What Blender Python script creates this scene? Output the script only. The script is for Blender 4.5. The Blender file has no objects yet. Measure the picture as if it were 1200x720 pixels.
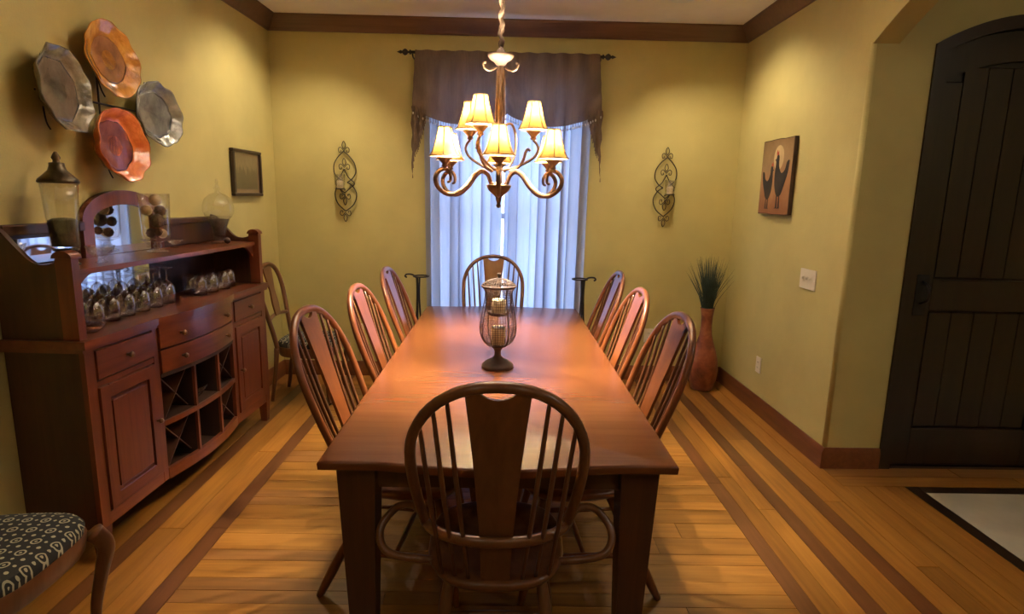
import bpy, math, random
from mathutils import Vector, Matrix
random.seed(7)
PI = math.pi
sin, cos = math.sin, math.cos
scene = bpy.context.scene
COL = scene.collection

# ------------------------------------------------------------------ camera
FPX, PITCH, YAW, ROLL, CAMH = 696.6, 0.1811, 0.0176, 0.02143, 1.55
fw = Vector((sin(YAW)*cos(PITCH), cos(YAW)*cos(PITCH), -sin(PITCH)))
rt = Vector((cos(YAW), -sin(YAW), 0)); up = rt.cross(fw)
rt, up = cos(ROLL)*rt + sin(ROLL)*up, -sin(ROLL)*rt + cos(ROLL)*up
cd = bpy.data.cameras.new('camera'); cam = bpy.data.objects.new('camera', cd); COL.objects.link(cam)
cd.sensor_fit = 'HORIZONTAL'; cd.sensor_width = 36.0; cd.lens = FPX/1200*36; cd.clip_start = .02
cam.matrix_world = Matrix(((rt.x, up.x, -fw.x, 0), (rt.y, up.y, -fw.y, 0), (rt.z, up.z, -fw.z, CAMH), (0, 0, 0, 1)))
scene.camera = cam

# ------------------------------------------------------------------ world, exposure
w = bpy.data.worlds.new('sky'); scene.world = w; w.use_nodes = True
wb = w.node_tree.nodes['Background']
wb.inputs[0].default_value = (.47, .64, 1.0, 1); wb.inputs[1].default_value = 3.0
vs = scene.view_settings
vs.view_transform = 'Standard'; vs.look = 'None'; vs.gamma = 1; vs.use_curve_mapping = False
vs.exposure = 1.45
LAMP_COL = (1.0, .835, .58)
BULB_W, CAN_W, FRONT_FILL_W = 46.0, 26.0, 9.0

# daylight portal at the window (guides sampling of the sky only)
pl = bpy.data.lights.new('window_portal', 'AREA'); pl.shape = 'RECTANGLE'; pl.size = 1.2; pl.size_y = 2.3
pl.cycles.is_portal = True
po = bpy.data.objects.new('window_portal', pl); COL.objects.link(po)
po.location = (.02, 5.22, 1.4); po.rotation_euler = (-PI/2, 0, 0)

# ------------------------------------------------------------------ room numbers
XL, XR, YB, YF, ZC = -1.885, 1.935, 5.03, -1.6, 2.92
YA = 3.31            # far jamb of the archway = foyer back wall
WT = .14             # wall thickness of the arch wall
FX = 3.9             # foyer right wall

# ------------------------------------------------------------------ materials
MATS = {}
class NT:
    def __init__(s, name):
        s.m = bpy.data.materials.new(name); s.m.use_nodes = True
        s.t = s.m.node_tree; s.n = s.t.nodes; s.b = s.n['Principled BSDF']; s.out = s.n['Material Output']
        MATS[name] = s.m
    def new(s, typ, **kw):
        n = s.n.new(typ)
        for k, v in kw.items(): setattr(n, k, v)
        return n
    def link(s, a, b): s.t.links.new(a, b)
    def ramp(s, fac, stops):
        r = s.new('ShaderNodeValToRGB'); e = r.color_ramp.elements
        while len(e) < len(stops): e.new(.5)
        for q, (p, c) in zip(e, stops): q.position = p; q.color = (*c, 1)
        s.link(fac, r.inputs[0]); return r.outputs[0]
    def math(s, op, a, b=None):
        n = s.new('ShaderNodeMath', operation=op)
        for i, v in enumerate((a, b)):
            if v is None: continue
            if isinstance(v, (int, float)): n.inputs[i].default_value = v
            else: s.link(v, n.inputs[i])
        return n.outputs[0]
    def coords(s, scale=(1, 1, 1), rnd=0):
        tc = s.new('ShaderNodeTexCoord'); mp = s.new('ShaderNodeMapping'); mp.inputs['Scale'].default_value = scale
        s.link(tc.outputs['Object'], mp.inputs[0])
        if rnd:
            oi = s.new('ShaderNodeObjectInfo'); mu = s.new('ShaderNodeVectorMath', operation='SCALE')
            mu.inputs[0].default_value = (13, 7, 5); s.link(oi.outputs['Random'], mu.inputs['Scale']); s.link(mu.outputs[0], mp.inputs['Location'])
        return mp.outputs[0]
    def noise(s, vec, scale=5, detail=4, rough=.6, dist=0):
        n = s.new('ShaderNodeTexNoise'); n.inputs['Scale'].default_value = scale; n.inputs['Detail'].default_value = detail
        n.inputs['Roughness'].default_value = rough; n.inputs['Distortion'].default_value = dist
        s.link(vec, n.inputs['Vector']); return n.outputs[0]
    def bump(s, h, strength=.2, dist=.005):
        b = s.new('ShaderNodeBump'); b.inputs['Strength'].default_value = strength; b.inputs['Distance'].default_value = dist
        s.link(h, b.inputs['Height']); s.link(b.outputs[0], s.b.inputs['Normal'])
    def set(s, **kw):
        for k, v in kw.items(): s.b.inputs[k.replace('_', ' ')].default_value = v

def paint(name, c, rough=.6, var=.08, bump=.0, scale=6, metallic=0, coat=0, bscale=60):
    t = NT(name); v = t.coords()
    n = t.noise(v, scale, 3)
    a = tuple(x*(1-var) for x in c); b = tuple(min(1, x*(1+var)) for x in c)
    t.link(t.ramp(n, [(.3, a), (.7, b)]), t.b.inputs['Base Color'])
    t.set(Roughness=rough, Metallic=metallic, Coat_Weight=coat)
    if bump: t.bump(t.noise(v, bscale, 3), bump, .004)
    return t.m

def wood(name, dark, light, axis='Y', rough=.35, coat=.2, rnd=1, fine=1.0, tone=0.0, bump=.05):
    t = NT(name)
    sc = {'X': (1.2, 22, 22), 'Y': (22, 1.2, 22), 'Z': (22, 22, 1.2)}[axis]
    v = t.coords(sc, rnd)
    n = t.noise(v, 1.3*fine, 6, .62, .6)
    big = t.noise(t.coords(tuple(x*.12 if x > 5 else x for x in sc), rnd), 1.2, 2)
    f = t.math('ADD', t.math('MULTIPLY', n, .65), t.math('MULTIPLY', big, .35))
    col = t.ramp(f, [(.34, dark), (.64, light)])
    if tone:
        oi = t.new('ShaderNodeObjectInfo'); mr = t.new('ShaderNodeMapRange')
        mr.inputs[3].default_value = 1-tone; mr.inputs[4].default_value = 1+tone*.45
        t.link(oi.outputs['Random'], mr.inputs[0])
        hs = t.new('ShaderNodeHueSaturation'); t.link(mr.outputs[0], hs.inputs['Value']); t.link(col, hs.inputs['Color']); col = hs.outputs[0]
    t.link(col, t.b.inputs['Base Color'])
    t.set(Roughness=rough, Coat_Weight=coat, Coat_Roughness=.15)
    if bump: t.bump(n, bump, .002)
    return t.m

def thin_glass(name, tint=(.97, .98, .97), boost=1.0, rough=.02):
    t = NT(name); t.n.remove(t.b)
    tr = t.new('ShaderNodeBsdfTransparent'); tr.inputs[0].default_value = (*tint, 1)
    gl = t.new('ShaderNodeBsdfGlossy'); gl.inputs['Roughness'].default_value = rough
    fr = t.new('ShaderNodeLayerWeight'); fr.inputs[0].default_value = .5
    mx = t.new('ShaderNodeMixShader')
    t.link(t.math('MINIMUM', t.math('ADD', t.math('MULTIPLY', t.math('POWER', fr.outputs['Facing'], 3.5), .5), .045*boost), 1.0), mx.inputs[0])
    t.link(tr.outputs[0], mx.inputs[1]); t.link(gl.outputs[0], mx.inputs[2]); t.link(mx.outputs[0], t.out.inputs[0])
    return t.m

def fabric(name, c, trans, weight=.5, transp=0.0, var=.1):
    t = NT(name); t.n.remove(t.b)
    v = t.coords((40, 40, 3)); n = t.noise(v, 1.5, 3)
    col = t.ramp(n, [(.3, tuple(x*(1-var) for x in c)), (.7, tuple(min(1, x*(1+var)) for x in c))])
    d = t.new('ShaderNodeBsdfDiffuse'); t.link(col, d.inputs[0])
    tl = t.new('ShaderNodeBsdfTranslucent'); tl.inputs[0].default_value = (*trans, 1)
    mx = t.new('ShaderNodeMixShader'); mx.inputs[0].default_value = weight
    t.link(d.outputs[0], mx.inputs[1]); t.link(tl.outputs[0], mx.inputs[2])
    o = mx.outputs[0]
    if transp:
        tp = t.new('ShaderNodeBsdfTransparent'); m2 = t.new('ShaderNodeMixShader'); m2.inputs[0].default_value = transp
        t.link(o, m2.inputs[1]); t.link(tp.outputs[0], m2.inputs[2]); o = m2.outputs[0]
    t.link(o, t.out.inputs[0]); return t.m

M = MATS
paint('wall_paint', (.51, .435, .165), .75, .06, .25, 3, bscale=90)
paint('ceiling_paint', (.84, .80, .78), .85, .04, .3, 4, bscale=50)
paint('plaster_grey', (.42, .37, .26), .8, .05, .2, 3, bscale=90)
wood('crown_wood', (.11, .055, .035), (.165, .085, .055), 'X', .4, .3, 0)
wood('base_wood', (.12, .035, .011), (.20, .063, .019), 'Y', .35, .3, 0)
wood('plank_light', (.21, .078, .012), (.375, .165, .029), 'Y', .34, .25, 1, 1, .28)
wood('plank_light_cross', (.215, .08, .013), (.39, .175, .033), 'X', .34, .25, 1, 1, .34)
wood('plank_dark', (.09, .030, .010), (.15, .055, .018), 'Y', .34, .25, 1, 1, .15)
wood('plank_dark_cross', (.15, .06, .016), (.25, .11, .03), 'X', .34, .25, 1, 1, .2)
paint('subfloor', (.05, .025, .012), .8)
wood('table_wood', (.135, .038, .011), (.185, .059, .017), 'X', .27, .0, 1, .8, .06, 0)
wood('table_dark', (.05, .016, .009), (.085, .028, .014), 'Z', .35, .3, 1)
wood('chair_wood', (.135, .036, .011), (.23, .070, .020), 'Z', .28, .3, 1)
wood('arm_wood', (.12, .045, .017), (.20, .08, .031), 'Z', .32, .2, 1)
wood('spindle_wood', (.09, .03, .013), (.15, .055, .022), 'Z', .35, .3, 1)
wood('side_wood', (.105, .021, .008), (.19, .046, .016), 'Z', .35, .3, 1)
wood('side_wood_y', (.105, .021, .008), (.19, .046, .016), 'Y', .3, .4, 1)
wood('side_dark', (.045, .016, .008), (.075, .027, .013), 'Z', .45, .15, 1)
paint('cubby_shade', (.035, .014, .008), .7)  # cubby shade put into the colour of the inner boards
wood('door_wood', (.016, .007, .004), (.028, .0125, .0065), 'Z', .35, .25, 1)
paint('bronze', (.16, .09, .055), .45, .25, .1, 20, .5)
paint('chandelier_metal', (.20, .12, .075), .5, .25, .1, 25, .45)
paint('lantern_wire', (.10, .06, .05), .55, .2, .1, 30, .3)
paint('dish_bronze', (.07, .038, .024), .6, .25, .1, 20, .2)
paint('iron', (.03, .025, .022), .5, .2, .1, 30, .5)
paint('sconce_iron', (.06, .05, .035), .5, .25, .1, 30, .6)
paint('knob_metal', (.25, .16, .10), .3, .1, 0, 9, .9)
paint('ivory_plastic', (.72, .66, .52), .4, .03)
paint('candle_wax', (.72, .60, .38), .5, .08)
paint('moss', (.07, .075, .04), .9, .5, .6, 30)
paint('dark_fill', (.07, .06, .05), .9, .5, .6, 30)
paint('cone_brown', (.11, .065, .045), .8, .5, .7, 25)
paint('ball_gold', (.42, .30, .14), .5, .4, .3, 25)
paint('ball_cream', (.55, .45, .33), .7, .2, .3, 25)
paint('black_foot', (.012, .01, .009), .3)
paint('lantern_lid', (.06, .038, .03), .7, .3, .3, 60)
paint('lid_bronze', (.07, .05, .025), .3, .3, .1, 20, .5)
paint('fringe_bead', (.62, .58, .56), .4, .2)
paint('frame_black', (.035, .018, .012), .35)
paint('grass_green', (.035, .06, .045), .7, .4, 0, 15)
paint('stone_tile', (.40, .36, .28), .4, .12, .1, 3)
paint('sleeve_cloth', (.11, .065, .04), .8, .3, .4, 25)
paint('white_vinyl', (.75, .76, .78), .4, .02)
thin_glass('clear_glass', (.985, .985, .98), 2.2)
thin_glass('stem_glass', (.985, .985, .985), 4.0)
thin_glass('window_glass', (.97, .98, 1.0), 1.0)
fabric('curtain_cloth', (.36, .37, .43), (.46, .49, .58), .5)
fabric('valance_cloth', (.17, .122, .09), (.15, .11, .09), .2, .04)
fabric('shade_cloth', (.70, .52, .24), (.050, .0255, .0052), .6)
t = NT('mirror_silver'); t.set(Base_Color=(.86, .88, .90, 1), Metallic=1.0, Roughness=.03)
t = NT('bulb_glow'); t.set(Base_Color=(1, .9, .7, 1), Emission_Color=(1, .72, .36, 1), Emission_Strength=14.0)
t = NT('can_glow'); t.set(Base_Color=(1, .9, .7, 1), Emission_Color=(1, .80, .50, 1), Emission_Strength=12.0)
t = NT('fill_glow'); t.set(Base_Color=(.9, .88, .8, 1), Emission_Color=(1, .95, .88, 1), Emission_Strength=20.0)
# art-glass plates
def plate_mat(name, a, b, c):
    t = NT(name); v = t.coords(); n = t.noise(v, 9, 5, .6, 1.0)
    t.link(t.ramp(n, [(.3, a), (.5, b), (.72, c)]), t.b.inputs['Base Color'])
    t.set(Roughness=.15, Coat_Weight=.9, Metallic=.0); t.bump(t.noise(v, 30, 4), .5, .012)
plate_mat('plate_smoke', (.10, .085, .06), (.19, .165, .115), (.32, .28, .20))
plate_mat('plate_amber', (.34, .12, .02), (.58, .24, .03), (.72, .36, .06))
plate_mat('plate_grey', (.10, .10, .085), (.19, .19, .16), (.30, .29, .24))
plate_mat('plate_red', (.55, .10, .025), (.78, .19, .04), (.88, .27, .07))
plate_mat('plate_centre_brown', (.20, .08, .025), (.32, .14, .045), (.42, .19, .05))
plate_mat('plate_centre_red', (.15, .035, .02), (.24, .06, .03), (.30, .085, .045))
plate_mat('plate_centre_smoke', (.10, .075, .05), (.17, .13, .09), (.24, .19, .13))
# vase: mottled rust
t = NT('vase_rust'); v = t.coords()
t.link(t.ramp(t.noise(v, 7, 4, .6, .4), [(.3, (.10, .022, .012)), (.5, (.25, .065, .028)), (.7, (.40, .14, .06))]), t.b.inputs['Base Color']); t.set(Roughness=.4, Coat_Weight=.3)
# black seat cloth with pale rosettes and small crosses
t = NT('seat_cloth'); tc = t.new('ShaderNodeTexCoord'); sp = t.new('ShaderNodeSeparateXYZ'); t.link(tc.outputs['Object'], sp.inputs[0])
def cell(o, per, off=0.0): return t.math('SUBTRACT', t.math('FRACT', t.math('ADD', t.math('DIVIDE', o, per), off+50.0)), .5)
def blob(per, offx, offy, lo, hi):
    a = cell(sp.outputs[0], per, offx); b = cell(sp.outputs[1], per, offy)
    d = t.math('SQRT', t.math('ADD', t.math('MULTIPLY', a, a), t.math('MULTIPLY', b, b)))
    return t.math('MULTIPLY', t.math('GREATER_THAN', d, lo), t.math('LESS_THAN', d, hi))
f = t.math('MAXIMUM', t.math('MAXIMUM', blob(.060, 0, 0, .17, .25), blob(.060, 0, 0, -1, .07)), t.math('MAXIMUM', blob(.030, 0, .0, -1, .0), blob(.060, .5, .5, -1, .10)))
f = t.math('MAXIMUM', f, t.math('MAXIMUM', blob(.060, .5, 0, -1, .08), blob(.060, 0, .5, -1, .08)))
mx = t.new('ShaderNodeMix', data_type='RGBA'); t.link(f, mx.inputs[0]); mx.inputs[6].default_value = (.012, .014, .016, 1); mx.inputs[7].default_value = (.40, .38, .27, 1)
t.link(mx.outputs[2], t.b.inputs['Base Color']); t.set(Roughness=.85)

# ------------------------------------------------------------------ mesh helpers
def catmull(pts, n=6, closed=False):
    P = [Vector(p) for p in pts]; out = []; L = len(P)
    for i in range(L if closed else L-1):
        if closed: p0, p1, p2, p3 = P[i-1], P[i], P[(i+1) % L], P[(i+2) % L]
        else: p0, p1, p2, p3 = P[max(i-1, 0)], P[i], P[i+1], P[min(i+2, L-1)]
        for k in range(n):
            u = k/n
            out.append(.5*((2*p1)+(p2-p0)*u+(2*p0-5*p1+4*p2-p3)*u*u+(3*p1-p0-3*p2+p3)*u**3))
    if not closed: out.append(P[-1])
    return out

class MB:
    def __init__(s): s.v = []; s.f = []; s.M = None
    def add(s, vs, fs):
        o = len(s.v)
        for p in vs:
            p = Vector(p); s.v.append(tuple(s.M @ p if s.M else p))
        s.f += [tuple(i+o for i in f) for f in fs]; return s
    def box(s, x0, x1, y0, y1, z0, z1):
        return s.add([(x0, y0, z0), (x1, y0, z0), (x1, y1, z0), (x0, y1, z0), (x0, y0, z1), (x1, y0, z1), (x1, y1, z1), (x0, y1, z1)],
                     [(0, 3, 2, 1), (4, 5, 6, 7), (0, 1, 5, 4), (1, 2, 6, 5), (2, 3, 7, 6), (3, 0, 4, 7)])
    def bbox(s, x0, x1, y0, y1, z0, z1, b=.004):      # box with chamfered edges: three stacked rings
        def ring(i, z): return [(x0+i, y0+i, z), (x1-i, y0+i, z), (x1-i, y1-i, z), (x0+i, y1-i, z)]
        vs = ring(b, z0)+ring(0, z0+b)+ring(0, z1-b)+ring(b, z1)
        fs = [(3, 2, 1, 0), (12, 13, 14, 15)]
        for k in range(3):
            for i in range(4): a = k*4+i; c = k*4+(i+1) % 4; fs.append((a, c, c+4, a+4))
        return s.add(vs, fs)
    def taper(s, c0, w0, c1, w1):                      # square tapered post from c0 to c1 (half widths)
        vs = [(c[0]+sx*w, c[1]+sy*w, c[2]) for c, w in ((c0, w0), (c1, w1)) for sx, sy in ((-1, -1), (1, -1), (1, 1), (-1, 1))]
        return s.add(vs, [(3, 2, 1, 0), (4, 5, 6, 7), (0, 1, 5, 4), (1, 2, 6, 5), (2, 3, 7, 6), (3, 0, 4, 7)])
    def tube(s, pts, r, seg=8, closed=False, flat=None, upv=None):
        P = [Vector(p) for p in pts]; n = len(P)
        rr = r if isinstance(r, (list, tuple)) else [r]*n
        vs = []; prev = None
        for i in range(n):
            if closed: d = P[(i+1) % n]-P[i-1]
            else: d = P[min(i+1, n-1)]-P[max(i-1, 0)]
            if d.length < 1e-9: d = Vector((0, 0, 1))
            d.normalize()
            if prev is None:
                a = Vector(upv) if upv else (Vector((0, 0, 1)) if abs(d.z) < .9 else Vector((1, 0, 0)))
                u = (a-d*a.dot(d)).normalized()
            else: u = (prev-d*prev.dot(d)).normalized()
            prev = u; wv = d.cross(u)
            for k in range(seg):
                t_ = 2*PI*k/seg
                vs.append(P[i]+u*(cos(t_)*rr[i])+wv*(sin(t_)*rr[i]*(flat or 1)))
        fs = []
        for i in range(n if closed else n-1):
            for k in range(seg):
                a = i*seg+k; b = i*seg+(k+1) % seg; j = (i+1) % n
                fs.append((a, b, j*seg+(k+1) % seg, j*seg+k))
        if not closed: fs += [tuple(reversed(range(seg))), tuple((n-1)*seg+k for k in range(seg))]
        return s.add(vs, fs)
    def lathe(s, prof, seg=24, c=(0, 0, 0), wob=None):  # prof [(r,z)]
        vs = []; fs = []; n = len(prof)
        for i, (r, z) in enumerate(prof):
            for k in range(seg):
                a = 2*PI*k/seg; q = r*(wob(a, i) if wob else 1)
                vs.append((c[0]+q*cos(a), c[1]+q*sin(a), c[2]+z))
        for i in range(n-1):
            for k in range(seg): fs.append((i*seg+k, i*seg+(k+1) % seg, (i+1)*seg+(k+1) % seg, (i+1)*seg+k))
        if prof[0][0] > 1e-4: fs.append(tuple(reversed(range(seg))))
        if prof[-1][0] > 1e-4: fs.append(tuple((n-1)*seg+k for k in range(seg)))
        return s.add(vs, fs)
    def prism(s, poly, a, b, axis='Z'):                 # polygon (u,v) extruded from a to b along axis
        mp = {'Z': lambda u, v, w_: (u, v, w_), 'Y': lambda u, v, w_: (u, w_, v), 'X': lambda u, v, w_: (w_, u, v)}[axis]
        n = len(poly)
        vs = [mp(u, v, a) for u, v in poly]+[mp(u, v, b) for u, v in poly]
        fs = [tuple(reversed(range(n))), tuple(range(n, 2*n))]+[(i, (i+1) % n, n+(i+1) % n, n+i) for i in range(n)]
        return s.add(vs, fs)
    def sheet(s, nu, nv, fn, thick=None):
        vs = [fn(i/nu, j/nv) for j in range(nv+1) for i in range(nu+1)]
        fs = [(j*(nu+1)+i, j*(nu+1)+i+1, (j+1)*(nu+1)+i+1, (j+1)*(nu+1)+i) for j in range(nv) for i in range(nu)]
        return s.add(vs, fs)
    def sphere(s, c, r, seg=12, rings=8, sq=(1, 1, 1)):
        prof = [(max(1e-5, r*sin(PI*i/rings)), -r*cos(PI*i/rings)) for i in range(rings+1)]
        vs = []; fs = []
        for q, z in prof:
            for k in range(seg): vs.append((c[0]+q*cos(2*PI*k/seg)*sq[0], c[1]+q*sin(2*PI*k/seg)*sq[1], c[2]+z*sq[2]))
        for i in range(rings):
            for k in range(seg): fs.append((i*seg+k, i*seg+(k+1) % seg, (i+1)*seg+(k+1) % seg, (i+1)*seg+k))
        return s.add(vs, fs)
    def build(s, name, mat, parent=None, smooth=False, off=None):
        me = bpy.data.meshes.new(name)
        o3 = Vector(off) if off is not None else Vector((0, 0, 0))
        me.from_pydata([tuple(Vector(v)-o3) for v in s.v], [], s.f); me.update()
        import bmesh
        bm = bmesh.new(); bm.from_mesh(me); bmesh.ops.recalc_face_normals(bm, faces=bm.faces); bm.to_mesh(me); bm.free()
        if smooth:
            me.shade_smooth()
            if smooth == 'auto': me.set_sharp_from_angle(angle=math.radians(40))
        me.materials.append(MATS[mat])
        o = bpy.data.objects.new(name, me); COL.objects.link(o)
        if parent: o.parent = parent
        elif off is not None: o.location = o3
        return o

def tag(o, label=None, cat=None, group=None, kind=None):
    if label: o['label'] = label
    if cat: o['category'] = cat
    if group: o['group'] = group
    if kind: o['kind'] = kind
    return o
def thing(name, label, cat, loc=(0, 0, 0), rz=0, group=None):
    o = bpy.data.objects.new(name, None); COL.objects.link(o); o.empty_display_size = .1
    o.location = loc; o.rotation_euler = (0, 0, rz); return tag(o, label, cat, group)
def copy_tree(o, parent=None, loc=None, rz=None, label=None):
    c = o.copy(); COL.objects.link(c); c.parent = parent
    if loc: c.location = loc
    if rz is not None: c.rotation_euler = (0, 0, rz)
    if label: c['label'] = label
    for ch in list(o.children): copy_tree(ch, c)
    return c
def struct(name, mb, mat, smooth=False): return tag(mb.build(name, mat, None, smooth), kind='structure')
def plight(name, loc, power, col, radius, parent, typ='POINT', spot=None):
    l = bpy.data.lights.new(name, typ); l.energy = power; l.color = col; l.shadow_soft_size = radius
    if spot: l.spot_size, l.spot_blend = spot
    o = bpy.data.objects.new(name, l); COL.objects.link(o); o.location = loc; o.parent = parent; return o

# ================================================================== THE ROOM
# floor: dark base slab with individual planks
fl = struct('floor', MB().box(XL-.45, FX+.1, YF-.1, YB+.2, -.08, -.012), 'subfloor')
tag(fl, 'golden plank floor with dark brown inlaid border stripes')
def plank(x0, x1, y0, y1, mat):
    g = .0012; h = random.uniform(-.0006, .0006)
    m = MB().box(x0+g, x1-g, y0+g, y1-g, -.012, h)
    m.build('plank', mat, fl)
SX = dict(l1=-1.665, l2=-1.585, l3=-1.345, l4=-1.265, a0=1.172, a1=1.252, b0=1.43, b1=1.51, c0=1.65, c1=1.73)
def run(x0, x1, mat, y0=YF, y1=YB, n=3, ph=0):
    ys = [y0]; 
    for k in range(1, n): ys.append(y0+(y1-y0)*(k+random.uniform(-.3, .3)+ph)/n)
    ys.append(y1)
    for a, b in zip(ys, ys[1:]): plank(x0, x1, a, b, mat)
run(XL-.25, XL-.12, 'plank_light', n=3); run(XL-.12, XL, 'plank_light', n=3); run(XL, -1.79, 'plank_light', n=3); run(-1.79, SX['l1'], 'plank_light', n=3)
run(SX['l1'], SX['l2'], 'plank_dark', n=3)
run(SX['l2'], -1.465, 'plank_light', n=3); run(-1.465, SX['l3'], 'plank_light', n=4)
run(SX['l3'], SX['l4'], 'plank_dark', n=3)
run(SX['a0'], SX['a1'], 'plank_dark', n=3)
run(SX['a1'], 1.34, 'plank_light', n=4); run(1.34, SX['b0'], 'plank_light', n=3)
run(SX['b0'], SX['b1'], 'plank_dark', n=3); run(SX['b1'], SX['c0'], 'plank_light', n=4); run(SX['c0'], SX['c1'], 'plank_dark', n=3)
run(SX['c1'], 1.835, 'plank_light', n=4); run(1.835, XR, 'plank_light', n=3)
# cross-laid field, mixed widths, a few dark boards
y = YF; dark_at = (1.55, 2.09, 2.315, 2.83, 3.33, 3.9, 4.55)
while y < YB-.01:
    isd = any(abs(y-d) < .06 for d in dark_at)
    wd = .078 if isd else random.choice((.105, .118, .13))
    y1 = min(y+wd, YB)
    if isd:
        j = random.uniform(-.75, -.1)
        plank(SX['l4'], j, y, y1, 'plank_dark_cross'); plank(j, SX['a0'], y, y1, 'plank_light_cross')
    else:
        j = random.uniform(-.9, .9); plank(SX['l4'], j, y, y1, 'plank_light_cross'); plank(j, SX['a0'], y, y1, 'plank_light_cross')
    y = y1
# foyer planks and the pale stone inset with dark border
TX, TY = 2.285, 3.075
for k in range(3):
    x0 = XR+k*(TX-XR)/3; run(x0, x0+(TX-XR)/3, 'plank_light', YF, TY, 3)
plank(XR, 3.0, TY, TY+.12, 'plank_light_cross'); plank(3.0, FX, TY, TY+.12, 'plank_light_cross'); plank(XR, 2.7, TY+.12, YA, 'plank_dark_cross'); plank(2.7, FX, TY+.12, YA, 'plank_dark_cross')
plank(TX, TX+.07, YF, TY, 'door_wood'); plank(TX+.07, FX, TY-.07, TY, 'door_wood')
for i in range(3):
    for j in range(8):
        x0 = TX+.07+i*.52; y1 = TY-.07-j*.6; y0 = max(y1-.6, YF)
        if y1 <= YF: continue
        MB().box(x0+.001, min(x0+.52, FX)-.001, y0+.001, y1-.001, -.012, .0).build('tile', 'stone_tile', fl)

# walls
WX0, WX1, WZ0, WZ1 = -.54, .60, .30, 2.50
m = MB(); T = .16
m.box(XL-T, WX0, YB, YB+T, 0, ZC); m.box(WX1, XR+T, YB, YB+T, 0, ZC); m.box(WX0, WX1, YB, YB+T, 0, WZ0); m.box(WX0, WX1, YB, YB+T, WZ1, ZC)
struct('wall_back', m, 'wall_paint')
struct('wall_left', MB().box(XL-T, XL, YF, YB, 0, ZC), 'wall_paint')
struct('wall_front', MB().box(XL-.45, FX+T, YF-T, YF, 0, ZC), 'wall_paint')
struct('ceiling', MB().box(XL-.45, FX+T, YF-T, YB+T, ZC, ZC+.12), 'ceiling_paint')
# right wall with a segmental archway
A0, ASP = .55, 2.395
ac, ah = (A0+YA)/2, (YA-A0)/2; th = math.radians(30); AR = ah/sin(th)
arch = [(ac+AR*sin(th*(1-2*k/28)), ASP+AR*(cos(th*(1-2*k/28))-cos(th))) for k in range(29)]
m = MB()
rb = .022
m.box(XR, XR+T, YA+rb, YB, 0, ZC); m.box(XR+rb, XR+T, YA, YA+rb, 0, ASP+.01); m.box(XR, XR+T, YA, YA+rb, ASP+.01, ZC)
m.box(XR, XR+WT, YF, A0, 0, ZC)
for (ya, za), (yb, zb) in zip(arch, arch[1:]):
    m.add([(XR, ya, za), (XR, yb, zb), (XR, yb, ZC), (XR, ya, ZC), (XR+WT, ya, za), (XR+WT, yb, zb), (XR+WT, yb, ZC), (XR+WT, ya, ZC)],
          [(0, 1, 2, 3), (7, 6, 5, 4), (0, 4, 5, 1)])
wr = struct('wall_right', m, 'wall_paint')
MB().tube([(XR+rb, YA+rb, .0), (XR+rb, YA+rb, ASP+.01)], rb, 24).build('rounded_corner', 'wall_paint', wr, True)
DX0, DX1 = 2.27, 3.36; dc = (DX0+DX1)/2; DSP, DTOP = 2.40, 2.56
def darch(x, inset=0): # door arch height
    hw = (DX1-DX0)/2; return DSP+(DTOP-DSP)*(1-((x-dc)/hw)**2)-inset
m = MB(); m.box(XR+T, DX0, YA, YA+T, 0, ZC); m.box(DX1, FX, YA, YA+T, 0, ZC)
N = 20
for k in range(N):
    xa = DX0+(DX1-DX0)*k/N; xb = DX0+(DX1-DX0)*(k+1)/N
    m.add([(xa, YA, darch(xa)), (xb, YA, darch(xb)), (xb, YA, ZC), (xa, YA, ZC), (xa, YA+T, darch(xa)), (xb, YA+T, darch(xb)), (xb, YA+T, ZC), (xa, YA+T, ZC)],
          [(0, 1, 2, 3), (7, 6, 5, 4), (0, 4, 5, 1)])
struct('wall_foyer_back', m, 'wall_paint')
struct('wall_foyer_right', MB().box(FX, FX+T, YF, YA+T, 0, ZC), 'wall_paint')

# entry door
dr = tag(bpy.data.objects.new('door_1', None), 'dark wooden arched entry door with panels in the foyer', None, None, 'structure'); COL.objects.link(dr); dr.location = (dc, YA, 0)
o = (dc, YA, 0); fwid = .07
outer = [(DX0, 0)]+[(DX0+(DX1-DX0)*k/24, darch(DX0+(DX1-DX0)*k/24)) for k in range(25)]+[(DX1, 0)]
inner = [(DX0+fwid, -.0115)]+[(DX0+fwid+(DX1-DX0-2*fwid)*k/24, darch(DX0+fwid+(DX1-DX0-2*fwid)*k/24)-fwid*.95) for k in range(25)]+[(DX1-fwid, -.0115)]
m = MB()
for i in range(len(outer)-1):
    (a, b), (c, d) = outer[i], outer[i+1]; (e, f_), (g, h) = inner[i], inner[i+1]
    y0, y1 = YA-.012, YA+.12
    m.add([(a, y0, b), (c, y0, d), (g, y0, h), (e, y0, f_), (a, y1, b), (c, y1, d), (g, y1, h), (e, y1, f_)], [(0, 1, 2, 3), (7, 6, 5, 4), (0, 4, 5, 1), (3, 2, 6, 7)])
m.build('door_frame', 'door_wood', dr, off=o)
slab = MB().prism(inner, YA+.06, YA+.10, 'Y').build('door_slab', 'door_wood', dr, off=o)
def rail(z0, z1, name='rail'): MB().bbox(DX0+fwid+.13, DX1-fwid-.13, YA+.035, YA+.06, z0, z1).build(name, 'door_wood', dr, off=o)
for sx in (DX0+fwid, DX1-fwid-.13): MB().bbox(sx+.002, sx+.128, YA+.035, YA+.06, .01, 2.22).build('stile', 'door_wood', dr, off=o)
rail(.01, .24); rail(.96, 1.14)
top = [(x, z) for x, z in inner[1:-1]]
poly = [(x, z-.005) for x, z in top]+[(x, z-.17) for x, z in reversed(top)]
m = MB()
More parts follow.
